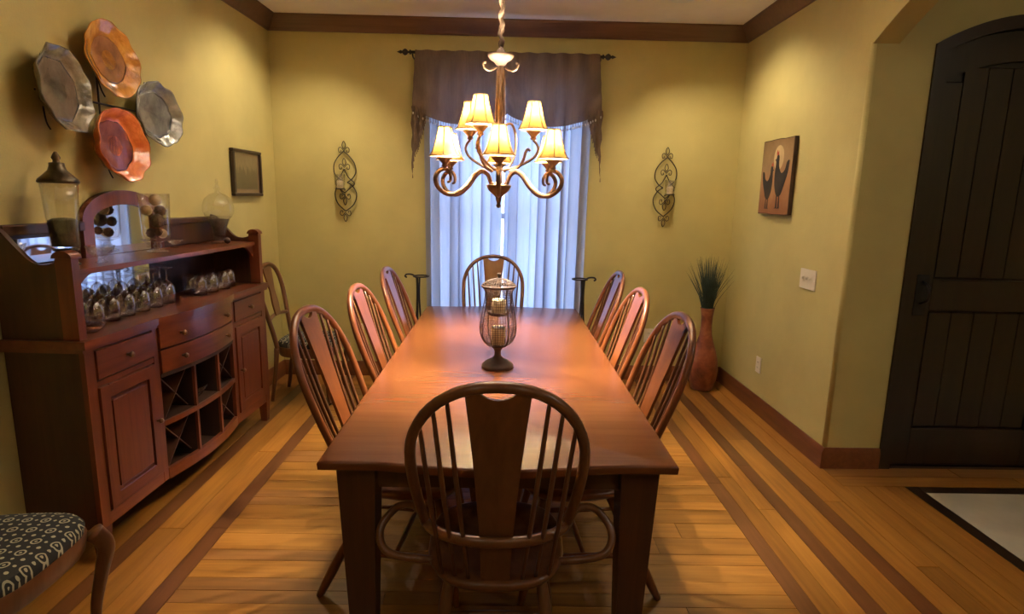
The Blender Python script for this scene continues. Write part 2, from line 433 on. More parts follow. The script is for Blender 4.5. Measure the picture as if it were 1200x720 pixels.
for i in range(len(top)-1):
    (a, b), (c, d) = top[i], top[i+1]
    m.add([(a, YA+.035, b-.004), (c, YA+.035, d-.004), (c, YA+.035, d-.16), (a, YA+.035, b-.16), (a, YA+.06, b-.004), (c, YA+.06, d-.004), (c, YA+.06, d-.16), (a, YA+.06, b-.16)], [(0, 1, 2, 3), (0, 4, 5, 1), (3, 2, 6, 7)])
m.build('arched_rail', 'door_wood', dr, off=o)
px0, px1 = DX0+fwid+.14, DX1-fwid-.14
for k in range(5):
    a = px0+(px1-px0)*k/5; b = px0+(px1-px0)*(k+1)/5
    MB().bbox(a+.003, b-.003, YA+.046, YA+.06, .25, .95, .005).build('panel_board', 'door_wood', dr, off=o)
    MB().bbox(a+.003, b-.003, YA+.046, YA+.06, 1.15, 2.30, .005).build('panel_board', 'door_wood', dr, off=o)
hp = MB().bbox(DX0+fwid+.03, DX0+fwid+.10, YA+.024, YA+.035, .93, 1.17, .004).build('handle_plate', 'iron', dr, off=o)
MB().tube(catmull([(DX0+fwid+.065, YA+.03, 1.0), (DX0+fwid+.065, YA-.03, 1.03), (DX0+fwid+.065, YA-.03, 1.1), (DX0+fwid+.065, YA+.03, 1.13)]), .008).build('pull_handle', 'iron', dr, True, off=o)

# crown moulding and baseboards
CR = [(0, 0), (.012, 0), (.016, .012), (.03, .022), (.05, .05), (.075, .078), (.085, .09), (.092, .1), (.092, .11), (0, .11)]
zc0 = ZC-.11
struct('trim_1', MB().prism([(YB-p, zc0+q) for p, q in CR], XL, XR, 'X'), 'crown_wood', 'auto')
struct('trim_2', MB().prism([(XL+p, zc0+q) for p, q in CR], YF, YB, 'Y'), 'crown_wood', 'auto')
struct('trim_3', MB().prism([(XR-p, zc0+q) for p, q in CR], YF, YB, 'Y'), 'crown_wood', 'auto')
struct('trim_4', MB().prism([(YF+p, zc0+q) for p, q in CR], XL, XR, 'X'), 'crown_wood', 'auto')
BP = [(0, 0), (.018, 0), (.018, .10), (.013, .112), (.008, .128), (0, .128)]
struct('baseboard_back', MB().prism([(YB-p, q) for p, q in BP], XL, XR, 'X'), 'base_wood', 'auto')
struct('baseboard_left', MB().prism([(XL+p, q) for p, q in BP], YF, YB, 'Y'), 'base_wood', 'auto')
struct('baseboard_right', MB().prism([(XR-p, q) for p, q in BP], YA-.018, YB, 'Y'), 'base_wood', 'auto')
struct('baseboard_jamb', MB().prism([(YA-p, q) for p, q in BP], XR-.0, DX0, 'X'), 'base_wood', 'auto')
struct('baseboard_front', MB().prism([(YF+p, q) for p, q in BP], XL, FX, 'X'), 'base_wood', 'auto')

# window
wn = tag(bpy.data.objects.new('window_1', None), 'tall white framed window behind the blue sheer curtains', None, None, 'structure'); COL.objects.link(wn); wn.location = (.03, YB+.08, WZ0)
o = (.03, YB+.08, WZ0); m = MB(); fy0, fy1 = YB+.06, YB+.12
m.box(WX0, WX0+.05, fy0, fy1, WZ0, WZ1); m.box(WX1-.05, WX1, fy0, fy1, WZ0, WZ1); m.box(WX0+.05, WX1-.05, fy0, fy1, WZ0, WZ0+.05); m.box(WX0+.05, WX1-.05, fy0, fy1, WZ1-.05, WZ1)
m.build('window_frame', 'white_vinyl', wn, off=o)
mz = (WZ0+WZ1)/2
MB().box(WX0+.05, WX1-.05, fy0+.005, fy1-.005, mz-.025, mz+.025).build('meeting_rail', 'white_vinyl', wn, off=o)
MB().box(.005, .055, fy0+.005, fy1-.005, WZ0+.05, mz-.026).build('mullion', 'white_vinyl', wn, off=o); MB().box(.005, .055, fy0+.005, fy1-.005, mz+.026, WZ1-.05).build('mullion', 'white_vinyl', wn, off=o)
for xa, xb in ((WX0+.05, .005), (.055, WX1-.05)):
    for za, zb in ((WZ0+.05, mz-.026), (mz+.026, WZ1-.05)): MB().box(xa, xb, YB+.088, YB+.092, za, zb).build('pane', 'window_glass', wn, off=o)
MB().bbox(WX0-.01, WX1+.01, YB-.015, YB+.06, WZ0-.03, WZ0).build('window_sill', 'white_vinyl', wn, off=o)

# recessed ceiling cans
for cx, lab in ((-1.2, 'round recessed ceiling light on the picture and plate wall side'), (1.2, 'round recessed ceiling light on the archway wall side')):
    c = thing('ceiling_light', lab, 'light', (cx, 4.36, ZC), 0, 'recessed ceiling lights')
    MB().lathe([(.055, -.001), (.085, -.001), (.085, -.006), (.078, -.009), (.055, -.006)], 28).build('trim_ring', 'white_vinyl', c, True)
    MB().lathe([(1e-5, -.003), (.054, -.003), (.054, -.001), (1e-5, -.001)], 28).build('lens', 'can_glow', c, True)
    plight('can_lamp', (0, 0, -.02), CAN_W, LAMP_COL, .045, c, 'SPOT', (math.radians(120), .7)).rotation_euler = (0, math.radians(-16 if cx > 0 else 16), 0)

for cx, lab in ((-.95, 'added round ceiling fill light at the open end, sideboard side'), (.95, 'added round ceiling fill light at the open end, archway side')):  # pair added out of view behind the camera as front fill
    c = thing('ceiling_light', lab, 'light', (cx, -.75, ZC), 0, 'recessed ceiling lights')
    MB().lathe([(.055, -.001), (.085, -.001), (.085, -.006), (.078, -.009), (.055, -.006)], 28).build('trim_ring', 'white_vinyl', c, True)
    MB().lathe([(1e-5, -.003), (.054, -.003), (.054, -.001), (1e-5, -.001)], 28).build('lens', 'can_glow', c, True)
    plight('can_lamp', (0, 0, -.02), FRONT_FILL_W, LAMP_COL, .05, c, 'SPOT', (math.radians(150), .6))
fyl = thing('foyer_fill_light', 'added round white fill light, unseen on the foyer ceiling beyond the archway', 'light', (2.9, 1.0, ZC))  # added out of view to brighten the foyer jamb and tile
MB().lathe([(.15, -.001), (.155, -.02), (.15, -.03), (.14, -.03)], 28).build('fill_base', 'white_vinyl', fyl, True)
MB().lathe([(.14, -.03), (.12, -.06), (.07, -.085), (1e-5, -.095)], 28).build('fill_dome', 'fill_glow', fyl, True)
# ================================================================== TABLE
TX0, TX1, TY0, TY1, TZ = -.548, .548, 1.68, 4.30, .76
tb = thing('dining_table', 'long reddish brown wooden dining table with square tapered legs', 'table', (0, 3.0, 0))
o = (0, 3.0, 0)
def end_curve(yc, s):  # ogee bowed end
    pts = []
    for k in range(33):
        x = TX0+(TX1-TX0)*k/32; u = abs(x)/.548
        b = 0 if u > .74 else .5*(1+cos(PI*u/.74))
        pts.append((x, yc+s*.042*b**.8))
    return pts
near = end_curve(TY0, -1); far = end_curve(TY1, 1)
seams = [2.32, 2.99, 3.66]
def leaf(poly):
    n = len(poly); e = .008; cx = sum(p[0] for p in poly)/n; cy = sum(p[1] for p in poly)/n
    m = MB(); vs = []
    for z, k in ((TZ-.034, .012), (TZ-.028, .002), (TZ-.008, 0), (TZ-.002, .004), (TZ, .010)):
        for x, y_ in poly:
            xx = x-math.copysign(k, x) if abs(x) > .54 else x
            yy = y_+k if y_ < TY0+.001 else (y_-k if y_ > TY1-.001 else y_)
            vs.append((xx, yy, z))
    fs = [tuple(reversed(range(n))), tuple(range(4*n, 5*n))]
    for r_ in range(4):
        for i in range(n): fs.append((r_*n+i, r_*n+(i+1) % n, (r_+1)*n+(i+1) % n, (r_+1)*n+i))
    m.add(vs, fs).build('table_leaf', 'table_wood', tb, 'auto', off=o)
g = .0008
leaf(near+[(TX1, seams[0]-g), (TX0, seams[0]-g)])
leaf([(TX0, seams[0]+g), (TX1, seams[0]+g), (TX1, seams[1]-g), (TX0, seams[1]-g)])
leaf([(TX0, seams[1]+g), (TX1, seams[1]+g), (TX1, seams[2]-g), (TX0, seams[2]-g)])
leaf([(TX0, seams[2]+g), (TX1, seams[2]+g)]+list(reversed(far)))
LX, LYN, LYF = .445, TY0+.11, TY1-.11
for sx in (-1, 1):
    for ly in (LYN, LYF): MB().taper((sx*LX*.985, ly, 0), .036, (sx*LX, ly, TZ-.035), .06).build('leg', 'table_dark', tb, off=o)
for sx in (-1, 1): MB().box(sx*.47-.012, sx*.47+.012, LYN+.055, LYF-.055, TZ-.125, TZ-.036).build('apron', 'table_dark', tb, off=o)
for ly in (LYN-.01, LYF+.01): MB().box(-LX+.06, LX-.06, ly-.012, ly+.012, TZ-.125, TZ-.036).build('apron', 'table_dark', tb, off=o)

# ================================================================== WINDSOR CHAIRS
def seat_mesh(hw_f, hw_b, dep, z0, z1):
    poly = []
    n = 40
    for k in range(n):
        a = 2*PI*k/n; ca, sa = cos(a), sin(a)
        e = .72
        x = math.copysign(abs(ca)**e, ca); yv = math.copysign(abs(sa)**e, sa)
        wv = hw_b+(hw_f-hw_b)*(yv+1)/2
        poly.append((x*wv, yv*dep))
    rings = [(z0, .86), (z0+.006, .95), (z1-.012, 1.0), (z1-.003, .985), (z1, .95), (z1-.006, .75), (z1-.010, .4)]
    m = MB(); vs = [(x*s_, y_*s_, z) for z, s_ in rings for x, y_ in poly]; vs.append((0, 0, z1-.010)); fs = [tuple(reversed(range(n)))]
    for r_ in range(len(rings)-1):
        for i in range(n): fs.append((r_*n+i, r_*n+(i+1) % n, (r_+1)*n+(i+1) % n, (r_+1)*n+i))
    L = (len(rings)-1)*n
    for i in range(n): fs.append((L+i, L+(i+1) % n, len(vs)-1))
    return m.add(vs, fs)
def windsor(name, label, arm, mat, H, hw, sp_mat, group):
    c = thing(name, label, 'chair', group=group)
    SZ = .455
    st = seat_mesh(.225, .21 if arm else .195, .245 if arm else .22, SZ-.038, SZ); st.v = [(a, b-(.022 if arm else .01), d) for a, b, d in st.v]; st.build('seat', mat, c, True)
    rec = .36 if arm else .38                                       # recline
    yb0 = -.185
    def yb(z): return yb0-rec*(z-SZ)
    w0 = .208 if arm else .185
    zm = SZ+(H-SZ)*(.64 if arm else .60)
    half = []
    zr = .607; zs = zr if arm else SZ-.01              # the armchair's bow springs from its mid rail
    for k in range(13):
        u = k/12; z = zs+(zm-zs)*u; half.append((w0+(hw-w0)*sin(u*PI/2), z))
    for k in range(1, 13):
        a = PI/2*k/12; half.append((hw*cos(a)**.88, zm+(H-.014-zm)*sin(a)))
    fwd_ = .045 if arm else 0
    def ybb(z): return yb(z)+fwd_*max(0, 1-(z-zs)/(zm-zs))**1.5
    pts = [(-x, ybb(z), z) for x, z in half]+[(x, ybb(z), z) for x, z in reversed(half[:-1])]
    def curve(x, z): # spindles and splat sit on a shallow arc behind the bow line
        return yb(z)-.0*(1-(x/hw)**2)
    MB().tube(pts, .0165 if not arm else .0175, 10, flat=.85).build('back_bow', mat, c, True)
    def bow_z(x):
        x = abs(x); best = None
        for (xa, za), (xb, zb) in zip(half[12:], half[13:]):
            if (xa-x)*(xb-x) <= 0: return za+(zb-za)*((x-xa)/(xb-xa) if xb != xa else 0)
        return zm
    bulge = .055 if arm else .03
    def yarc(x, z):
        return yb(z)-bulge*max(0, 1-(x/w0)**2)*max(0, (H-z)/(H-SZ))
    # splat: flares to the top, crescent notch under the bow
    wt, wbt = (.084, .042) if arm else (.074, .038)
    ztop = bow_z(wt)+.004; left = []; zb0 = SZ-.008
    for k in range(15):
        u = k/14; z = zb0+(ztop-zb0)*u; left.append((wbt+(wt-wbt)*u**1.6, z))
    notch = [(wt*.62*cos(PI*k/10), ztop+.012-.036*sin(PI*k/10)) for k in range(11)]
    outline = left+[(wt*.62, ztop+.012)]+notch[1:-1]+[(-wt*.62, ztop+.012)]+[(-x, z) for x, z in reversed(left)]
    # build as strips so that it follows the recline
    m = MB(); T2 = .006
    rows = []
    for x, z in left: rows.append((x, z))
    for (xa, za), (xb, zb) in zip(rows, rows[1:]):
        ya, yb_ = yarc(0, za), yarc(0, zb)
        m.add([(-xa, ya-T2, za), (xa, ya-T2, za), (xb, yb_-T2, zb), (-xb, yb_-T2, zb), (-xa, ya+T2, za), (xa, ya+T2, za), (xb, yb_+T2, zb), (-xb, yb_+T2, zb)],
              [(0, 1, 2, 3), (7, 6, 5, 4), (0, 3, 7, 4), (1, 5, 6, 2)] if za < left[-2][1]-.001 else [])
    # top piece with notch
    za = left[-2][1]; xa = left[-2][0]; ya = yarc(0, za)
    topc = [(-wt, ztop)]+[(-wt*.62, ztop+.014)]+[(-wt*.62*cos(PI*k/12), ztop+.012-.040*sin(PI*k/12)) for k in range(1, 12)]+[(wt*.62, ztop+.014), (wt, ztop)]
    n_ = len(topc)
    for s_ in (0,):
        bot = [(-xa+2*xa*i/(n_-1), za) for i in range(n_)]
        for i in range(n_-1):
            q = [bot[i], bot[i+1], topc[i+1], topc[i]]
            m.add([(x, yarc(0, z)-T2, z) for x, z in q]+[(x, yarc(0, z)+T2, z) for x, z in q], [(0, 1, 2, 3), (7, 6, 5, 4), (3, 2, 6, 7)])
    m.build('splat', mat, c)
    # spindles
    for s_ in (-1, 1):
        for k in range(3):
            xb_ = (.078+.040*k) if arm else (.070+.038*k); xt = (.128+.036*k) if arm else (.110+.040*k)
            xt = min(xt, hw-.012)
            zt = bow_z(xt)
            if k == 2: zt -= .0
            p0 = (s_*xb_, yarc(xb_, SZ), SZ-.012); p1 = (s_*xt, yb(zt), zt)
            pm = tuple((a+b)/2 for a, b in zip(p0, p1)); pm = (pm[0], pm[1]-.012, pm[2])
            MB().tube(catmull([p0, pm, p1], 4), [.0055, .006, .0065, .007, .0075, .007, .0065, .006, .0055], 7).build('spindle', sp_mat, c, True)
    # legs with slight swelling, stretchers
    feet = {}
    for sx in (-1, 1):
        for sy in (-1, 1):
            tp = Vector((sx*.135, sy*.125, SZ-.03)); ft = Vector((sx*.205, sy*(.215 if sy > 0 else .33), 0))
            prof = [.014, .018, .020, .017, .015, .018, .020, .018, .013]
            MB().tube([tp.lerp(ft, k/8) for k in range(9)], prof, 9).build('leg', mat, c, True)
            feet[sx, sy] = (tp, ft)
    mids = []
    for sx in (-1, 1):
        a = feet[sx, -1][0].lerp(feet[sx, -1][1], .58); b = feet[sx, 1][0].lerp(feet[sx, 1][1], .58)
        MB().tube([a.lerp(b, k/6) for k in range(7)], [.008, .010, .012, .014, .012, .010, .008], 8).build('stretcher', mat, c, True); mids.append((a+b)/2)
    MB().tube([mids[0].lerp(mids[1], k/6) for k in range(7)], [.008, .010, .012, .013, .012, .010, .008], 8).build('stretcher', mat, c, True)
    if arm:
        # mid rail: bent wood wrapping the back, then hoop arms dropping to the seat
        rail = []
        for k in range(21):
            a = PI*k/20; rail.append((-.222*cos(a), yb(zr)+.105-.165*sin(a)**.9, zr))
        MB().tube(rail, .017, 10, flat=.8).build('mid_rail', mat, c, True)
        for s_ in (-1, 1):
            p = catmull([(s_*.222, yb(zr)+.095, zr), (s_*.265, -.095, zr), (s_*.320, -.065, zr-.03), (s_*.362, -.10, zr-.085), (s_*.325, -.145, zr-.135), (s_*.175, -.13, SZ-.016)], 6)
            MB().tube(p, .0125, 9).build('arm', mat, c, True)
    return c
armc = windsor('windsor_armchair', 'bow-backed armchair at the bowed table end farther from the curtains', True, 'arm_wood', 1.11, .230, 'spindle_wood', 'windsor armchairs at the table ends')
armc.location = (-.004, 1.805, 0)
copy_tree(armc, None, (-.07, 4.27, 0), PI, 'bow-backed armchair at the table end in front of the blue curtains')
sc = windsor('windsor_chair', 'x', False, 'chair_wood', 1.115, .235, 'spindle_wood', 'windsor side chairs along the table')
LB = ['bow-backed side chair on the sideboard side of the table, %s', 'bow-backed side chair on the archway side of the table, %s']
WH = ['at the open end', 'middle one of three', 'at the window end']
first = True
for side, (sgn, ys, rzs) in enumerate(((-1, (2.27, 2.91, 3.68), (-.10, -.06, -.04)), (1, (2.28, 2.96, 3.70), (.07, .045, .02)))):
    for k, y in enumerate(ys):
        loc = (sgn*((.345, .30, .30) if sgn < 0 else (.295, .285, .315))[k], y, 0); rz = -PI/2+rzs[k] if sgn < 0 else PI/2+rzs[k]
        lab = LB[side] % WH[k]
        if first: sc.location = loc; sc.rotation_euler = (0, 0, rz); sc['label'] = lab; first = False
        else: copy_tree(sc, None, loc, rz, lab)

# ================================================================== SIDEBOARD
SY0, SY1, SXF, SXB = 2.32, 3.98, -1.56, XL+.004
sbc = (SY0+SY1)/2
sb = thing('sideboard', 'reddish brown wooden sideboard with arched mirror and wine cubbies against the wall', 'sideboard', (SXB, sbc, 0))
o = (SXB, sbc, 0)
def P(mb, name, mat, sm=False, parent=None): return mb.build(name, mat, parent or sb, sm, off=o)
C0, C1 = SY0+.46, SY1-.46
cm, chw = (C0+C1)/2, (C1-C0)/2
def bow(y): return .045*max(0, 1-((y-cm)/chw)**2)
# carcass: sides, bottom, back, partitions
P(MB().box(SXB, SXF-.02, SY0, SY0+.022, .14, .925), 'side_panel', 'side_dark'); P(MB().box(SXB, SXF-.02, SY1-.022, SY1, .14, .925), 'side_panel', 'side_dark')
P(MB().box(SXB, SXB+.012, SY0+.022, SY1-.022, .14, .925), 'back_panel', 'cubby_shade')
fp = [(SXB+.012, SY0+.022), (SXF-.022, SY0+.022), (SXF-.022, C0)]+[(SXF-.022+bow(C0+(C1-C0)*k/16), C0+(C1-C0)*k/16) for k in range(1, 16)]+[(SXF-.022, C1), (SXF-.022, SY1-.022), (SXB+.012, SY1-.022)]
P(MB().prism(fp, .15, .17), 'bottom_board', 'cubby_shade')
for yy in (C0, C1): P(MB().box(SXB+.012, SXF-.022, yy-.010, yy+.010, .17, .925), 'partition', 'cubby_shade')
# face frame: stiles, bottom rail
def stile(y0, y1): P(MB().bbox(SXF-.022, SXF, y0, y1, .14, .925, .002), 'stile', 'side_wood')
stile(SY0, SY0+.055); stile(SY1-.055, SY1); stile(C0-.025, C0+.012); stile(C1-.012, C1+.025)
def bowed(y0, y1, z0, z1, t0, t1, n=14, inset=0):
    ys = [y0+(y1-y0)*k/n for k in range(n+1)]
    poly = [(SXF+t1+bow(y), y) for y in ys]+[(SXF+t0+bow(y), y) for y in reversed(ys)]
    return MB().prism(poly, z0, z1)
P(bowed(C0+.012, C1-.012, .14, .195, -.022, .0), 'bottom_rail', 'side_wood_y')
for y0, y1 in ((SY0+.055, C0-.025), (C1+.025, SY1-.055)):
    P(MB().box(SXF-.022, SXF-.002, y0, y1, .14, .195), 'bottom_rail', 'side_wood_y'); P(MB().box(SXF-.022, SXF-.002, y0, y1, .748, .772), 'mid_rail', 'side_wood_y'); P(MB().box(SXF-.022, SXF-.002, y0, y1, .905, .925), 'top_rail', 'side_wood_y')
    # drawer
    d = P(MB().bbox(SXF-.018, SXF+.006, y0+.004, y1-.004, .776, .902, .005), 'drawer', 'side_wood_y')
    ym = (y0+y1)/2
    MB().lathe([(1e-5, .03), (.011, .028), (.014, .02), (.007, .01), (.006, 0)], 12).build('knob', 'knob_metal', d, True)
    kn = d.children[0]; kn.location = (SXF+.006-SXB, ym-sbc, .84); kn.rotation_euler = (0, PI/2, 0)
    # door: frame + raised panel
    dz0, dz1 = .20, .744; fwd = .06
    d = P(MB().bbox(SXF-.016, SXF-.004, y0+.004, y1-.004, dz0, dz1, .003), 'door', 'side_wood')
    for ya, yb2, za, zb in ((y0+.004, y0+fwd, dz0, dz1), (y1-fwd, y1-.004, dz0, dz1), (y0+fwd, y1-fwd, dz0, dz0+fwd), (y0+fwd, y1-fwd, dz1-fwd, dz1)):
        MB().bbox(SXF-.004, SXF+.008, ya, yb2, za, zb, .003).build('door_frame', 'side_wood' if zb-za > .1 else 'side_wood_y', d, off=o)
    MB().bbox(SXF-.004, SXF+.005, y0+fwd+.014, y1-fwd-.014, dz0+fwd+.014, dz1-fwd-.014, .006).build('raised_panel', 'side_wood', d, off=o)
    ky = y1-fwd/2 if y0 < cm else y0+fwd/2
    k2 = MB().lathe([(1e-5, .03), (.010, .028), (.013, .02), (.006, .01), (.006, 0)], 12).build('knob', 'knob_metal', d, True); k2.location = (SXF+.008-SXB, ky-sbc, .47); k2.rotation_euler = (0, PI/2, 0)
# centre drawers
for za, zb in ((.803, .912), (.683, .795)):
    d = P(bowed(C0+.016, C1-.016, za, zb, -.016, .006), 'drawer', 'side_wood_y', 'auto')
    for fy in (.2, .8):
        yy = C0+(C1-C0)*fy
        k2 = MB().lathe([(1e-5, .03), (.011, .028), (.014, .02), (.007, .01), (.006, 0)], 12).build('knob', 'knob_metal', d, True); k2.location = (SXF+.006+bow(yy)-SXB, yy-sbc, (za+zb)/2); k2.rotation_euler = (0, PI/2, 0)
P(bowed(C0+.012, C1-.012, .66, .68, -.25, .0), 'drawer_floor', 'cubby_shade')
cs = P(bowed(C0+.012, C1-.012, .415, .44, -.26, -.016), 'cubby_shelf', 'cubby_shade'); P(bowed(C0+.012, C1-.012, .415, .44, -.016, -.002), 'shelf_edge', 'side_wood_y', False, cs)  # board painted with the cubby shade, front edge keeps the wood colour
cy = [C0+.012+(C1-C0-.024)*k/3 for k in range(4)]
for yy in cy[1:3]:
    for za, zb in ((.17, .415), (.44, .66)): cs = P(MB().box(SXB+.012, SXF+bow(yy)-.020, yy-.009, yy+.009, za, zb), 'cubby_divider', 'cubby_shade'); P(MB().box(SXF+bow(yy)-.020, SXF+bow(yy)-.006, yy-.009, yy+.009, za, zb), 'divider_edge', 'side_wood', False, cs)
for ci in (0, 2):
    for za, zb in ((.195, .415), (.44, .66)):
        ya, yb2 = cy[ci]+.012, cy[ci+1]-.012; x1 = SXF-.01+min(bow(ya), bow(yb2)); zz0, zz1 = za+.006, zb-.006
        for s_ in (0, 1):
            p, q = ((ya, zz0), (yb2, zz1)) if s_ == 0 else ((yb2, zz0), (ya, zz1))
            L = math.hypot(q[0]-p[0], q[1]-p[1]); nx, nz = -(q[1]-p[1])/L*.003, (q[0]-p[0])/L*.003
            P(MB().prism([(p[0]+nx, p[1]+nz), (p[0]-nx, p[1]-nz), (q[0]-nx, q[1]-nz), (q[0]+nx, q[1]+nz)], x1-.14-.012*s_, x1-.006*s_, 'X'), 'wine_lattice', 'side_dark')
# worktop slab
tp = [(SXB, SY0-.02), (SXF+.022, SY0-.02), (SXF+.022, C0)]+[(SXF+.022+bow(C0+(C1-C0)*k/16), C0+(C1-C0)*k/16) for k in range(1, 16)]+[(SXF+.022, C1), (SXF+.022, SY1+.02), (SXB, SY1+.02)]
P(MB().prism(tp, .925, .958), 'worktop', 'side_wood_y')
tp2 = [(x-.010 if x > SXB+.01 else x, y) for x, y in tp]
P(MB().prism(tp2, .910, .925), 'worktop_moulding', 'side_wood_y')
for yy in (SY0+.028, SY1-.028):
    for xx in (SXF-.028, SXB+.03): P(MB().taper((xx, yy, 0), .020, (xx, yy, .14), .028), 'foot', 'side_wood')
# hutch: end panels with a swooping top, posts, shelf, mirrored back
def swoop(ya, yb2):
    pr = [(SXB, .958), (SXF-.07, .958), (SXF-.07, 1.275)]+[(v.x, v.y) for v in catmull([(SXF-.07, 1.27, 0), (SXF-.12, 1.258, 0), (SXF-.17, 1.27, 0), (SXF-.225, 1.325, 0), (SXF-.28, 1.388, 0), (SXB, 1.405, 0)], 5)][1:]
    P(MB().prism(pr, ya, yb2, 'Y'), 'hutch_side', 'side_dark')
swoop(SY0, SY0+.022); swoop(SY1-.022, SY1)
for ya in (SY0-.006, SY1-.034):
    p = P(MB().bbox(SXF-.07, SXF-.005, ya, ya+.04, .958, 1.285, .003), 'post', 'side_wood')
    q = MB(); q.prism([(SXF-.0375+.040*cos(a*PI/8), 1.285+.030*sin(a*PI/8)) for a in range(9)], ya-.008, ya+.048, 'Y'); q.build('post_cap', 'side_wood', p, 'auto', off=o)
def shelf_x(y): u = (y-cm)/((SY1-SY0)/2); return SXF-.032+.02*(1-u*u)
ys = [SY0+.022+(SY1-SY0-.044)*k/20 for k in range(21)]
P(MB().prism([(shelf_x(y), y) for y in ys]+[(SXB+.02, ys[-1]), (SXB+.02, ys[0])], 1.212, 1.234), 'shelf', 'side_wood_y')
# under-shelf arched valance corners
for ya, s_ in ((SY0+.034, 1), (SY1-.034, -1)):
    pr = [(ya, 1.212), (ya+s_*.14, 1.212)]+[(ya+s_*.14*(1-k/8), 1.212-.085*(1-cos(PI/2*k/8))) for k in range(1, 9)]
    P(MB().prism(pr, SXF-.06, SXF-.045, 'X'), 'shelf_bracket', 'side_wood')
# back: frame wood with mirrors
bx0, bx1 = SXB, SXB+.018
AM, AHW = 3.085, .305
arch_o = [(AM+AHW*cos(a), 1.40+.148*sin(a)) for a in [PI*k/20 for k in range(21)]]
pr = [(SY0+.022, .958), (SY1-.022, .958), (SY1-.022, 1.385)]+arch_o+[(SY0+.022, 1.40)]
P(MB().prism(pr, SXB, SXB+.008, 'X'), 'back_board', 'side_dark')
# raised arch frame
ai, ao = .235, .305
m = MB()
def arc_pt(r, rz_, a): return (AM+r*cos(a), 1.40+rz_*sin(a))
for k in range(20):
    a, b = PI*k/20, PI*(k+1)/20
    q = [arc_pt(ao, .148, a), arc_pt(ao, .148, b), arc_pt(ai, .078, b), arc_pt(ai, .078, a)]
    m.add([(SXB+.008, *p) for p in q]+[(SXB+.030, *p) for p in q], [(4, 5, 6, 7), (0, 1, 5, 4), (3, 2, 6, 7)])
m.box(SXB+.008, SXB+.030, AM-ao, AM-ai, 1.234, 1.40); m.box(SXB+.008, SXB+.030, AM+ai, AM+ao, 1.234, 1.40)
P(m, 'arch_frame', 'side_wood')
mir = [(AM+ai-.001, 1.236)]+[arc_pt(ai-.001, .077, PI*k/20) for k in range(21)]+[(AM-ai+.001, 1.236)]
P(MB().prism(mir, SXB+.008, SXB+.013, 'X'), 'mirror', 'mirror_silver')
P(MB().bbox(SXB+.008, SXB+.040, SY0+.022, AM-ao-.002, 1.36, 1.405, .005), 'back_rail', 'side_dark'); P(MB().bbox(SXB+.008, SXB+.040, AM+ao+.002, SY1-.022, 1.36, 1.395, .005), 'back_rail', 'side_dark')
P(MB().box(SXB+.008, SXB+.013, SY0+.05, AM-ao-.06, 1.24, 1.345), 'side_mirror', 'mirror_silver')
P(MB().box(SXB+.008, SXB+.013, SY0+.04, 3.26, .962, 1.205), 'lower_mirror', 'mirror_silver')
P(MB().box(SXB+.008, SXB+.02, AM+ao+.01, SY1-.03, 1.24, 1.36), 'back_panel', 'side_dark')
SHZ, WTZ = 1.2345, .9585

# ---------------- things on the shelf
def obj_at(mb, name, mat, loc, label, cat, group=None, sm=True):
    ob = mb.build(name, mat, None, sm); ob.location = loc; return tag(ob, label, cat, group)
j = thing('apothecary_jar', 'tall ribbed glass jar with flared bronze lid and moss, on the shelf', 'jar', (-1.735, 2.515, SHZ))
MB().lathe([(.045, 0), (.048, .006), (.030, .014), (.022, .035), (.024, .05), (.045, .062), (.046, .068)], 24).build('pedestal', 'black_foot', j, True)
MB().lathe([(.046, .068), (.050, .075), (.055, .15), (.060, .24), (.066, .335), (.064, .335), (.057, .24), (.052, .15), (.046, .08), (1e-5, .075)], 24, wob=lambda a, i: 1+.02*cos(12*a)).build('glass_body', 'clear_glass', j, True)
MB().lathe([(1e-5, .078), (.046, .08), (.050, .15), (.053, .185), (.035, .195), (1e-5, .198)], 20, wob=lambda a, i: 1+.02*sin(5*a+i)).build('moss_filling', 'moss', j, True)
MB().lathe([(.070, .336), (.074, .342), (.070, .352), (.050, .372), (.034, .388), (.028, .405), (.027, .418), (.014, .42), (.012, .428), (.017, .438), (.012, .45), (.006, .462), (1e-5, .464)], 24).build('lid', 'lid_bronze', j, True)

hx, hy = -1.735, 3.14
j = thing('hurricane_vase', 'clear footed glass vase filled with decorative balls and cones', 'vase', (hx, hy, SHZ))
MB().lathe([(.05, 0), (.052, .005), (.03, .014), (.016, .022), (.022, .034), (.014, .046), (.03, .056)], 24).build('foot', 'stem_glass', j, True)
MB().lathe([(.03, .056), (.058, .066), (.066, .09), (.068, .18), (.074, .30), (.072, .30), (.066, .18), (.063, .09), (.05, .07), (1e-5, .064)], 28).build('glass_body', 'clear_glass', j, True)
def pball(kind, dx, dy, dz, r, mat, label):
    m = MB()
    if kind == 'cone':
        m.lathe([(1e-5, -r)]+[(max(1e-4, r*sin(PI*k/10)*(1 if k % 2 else .84)), -r*cos(PI*k/10)) for k in range(1, 10)]+[(1e-5, r)], 14, wob=lambda a, i: 1+.08*cos(7*a+i*.7))
    else:
        m.lathe([(1e-5, -r)]+[(max(1e-4, r*sin(PI*k/10)), -r*cos(PI*k/10)) for k in range(1, 10)]+[(1e-5, r)], 14, wob=lambda a, i: 1+.015*cos(9*a+i))
    obj_at(m, 'decorative_'+kind, mat, (hx+dx, hy+dy, SHZ+dz), label, 'ornament', 'ornaments in the footed glass vase')
pball('ball', .018, .022, .094, .024, 'ball_cream', 'cream ball low in the footed glass vase')
pball('cone', -.022, -.012, .098, .025, 'cone_brown', 'brown pine cone at the bottom of the footed vase')
pball('cone', .024, -.026, .106, .022, 'cone_brown', 'small brown cone beside the cream ball in the vase')
pball('cone', -.018, .024, .152, .026, 'cone_brown', 'brown cone halfway up inside the footed vase')
pball('cone', .018, -.014, .162, .036, 'cone_brown', 'large dark cone in the middle of the footed vase')
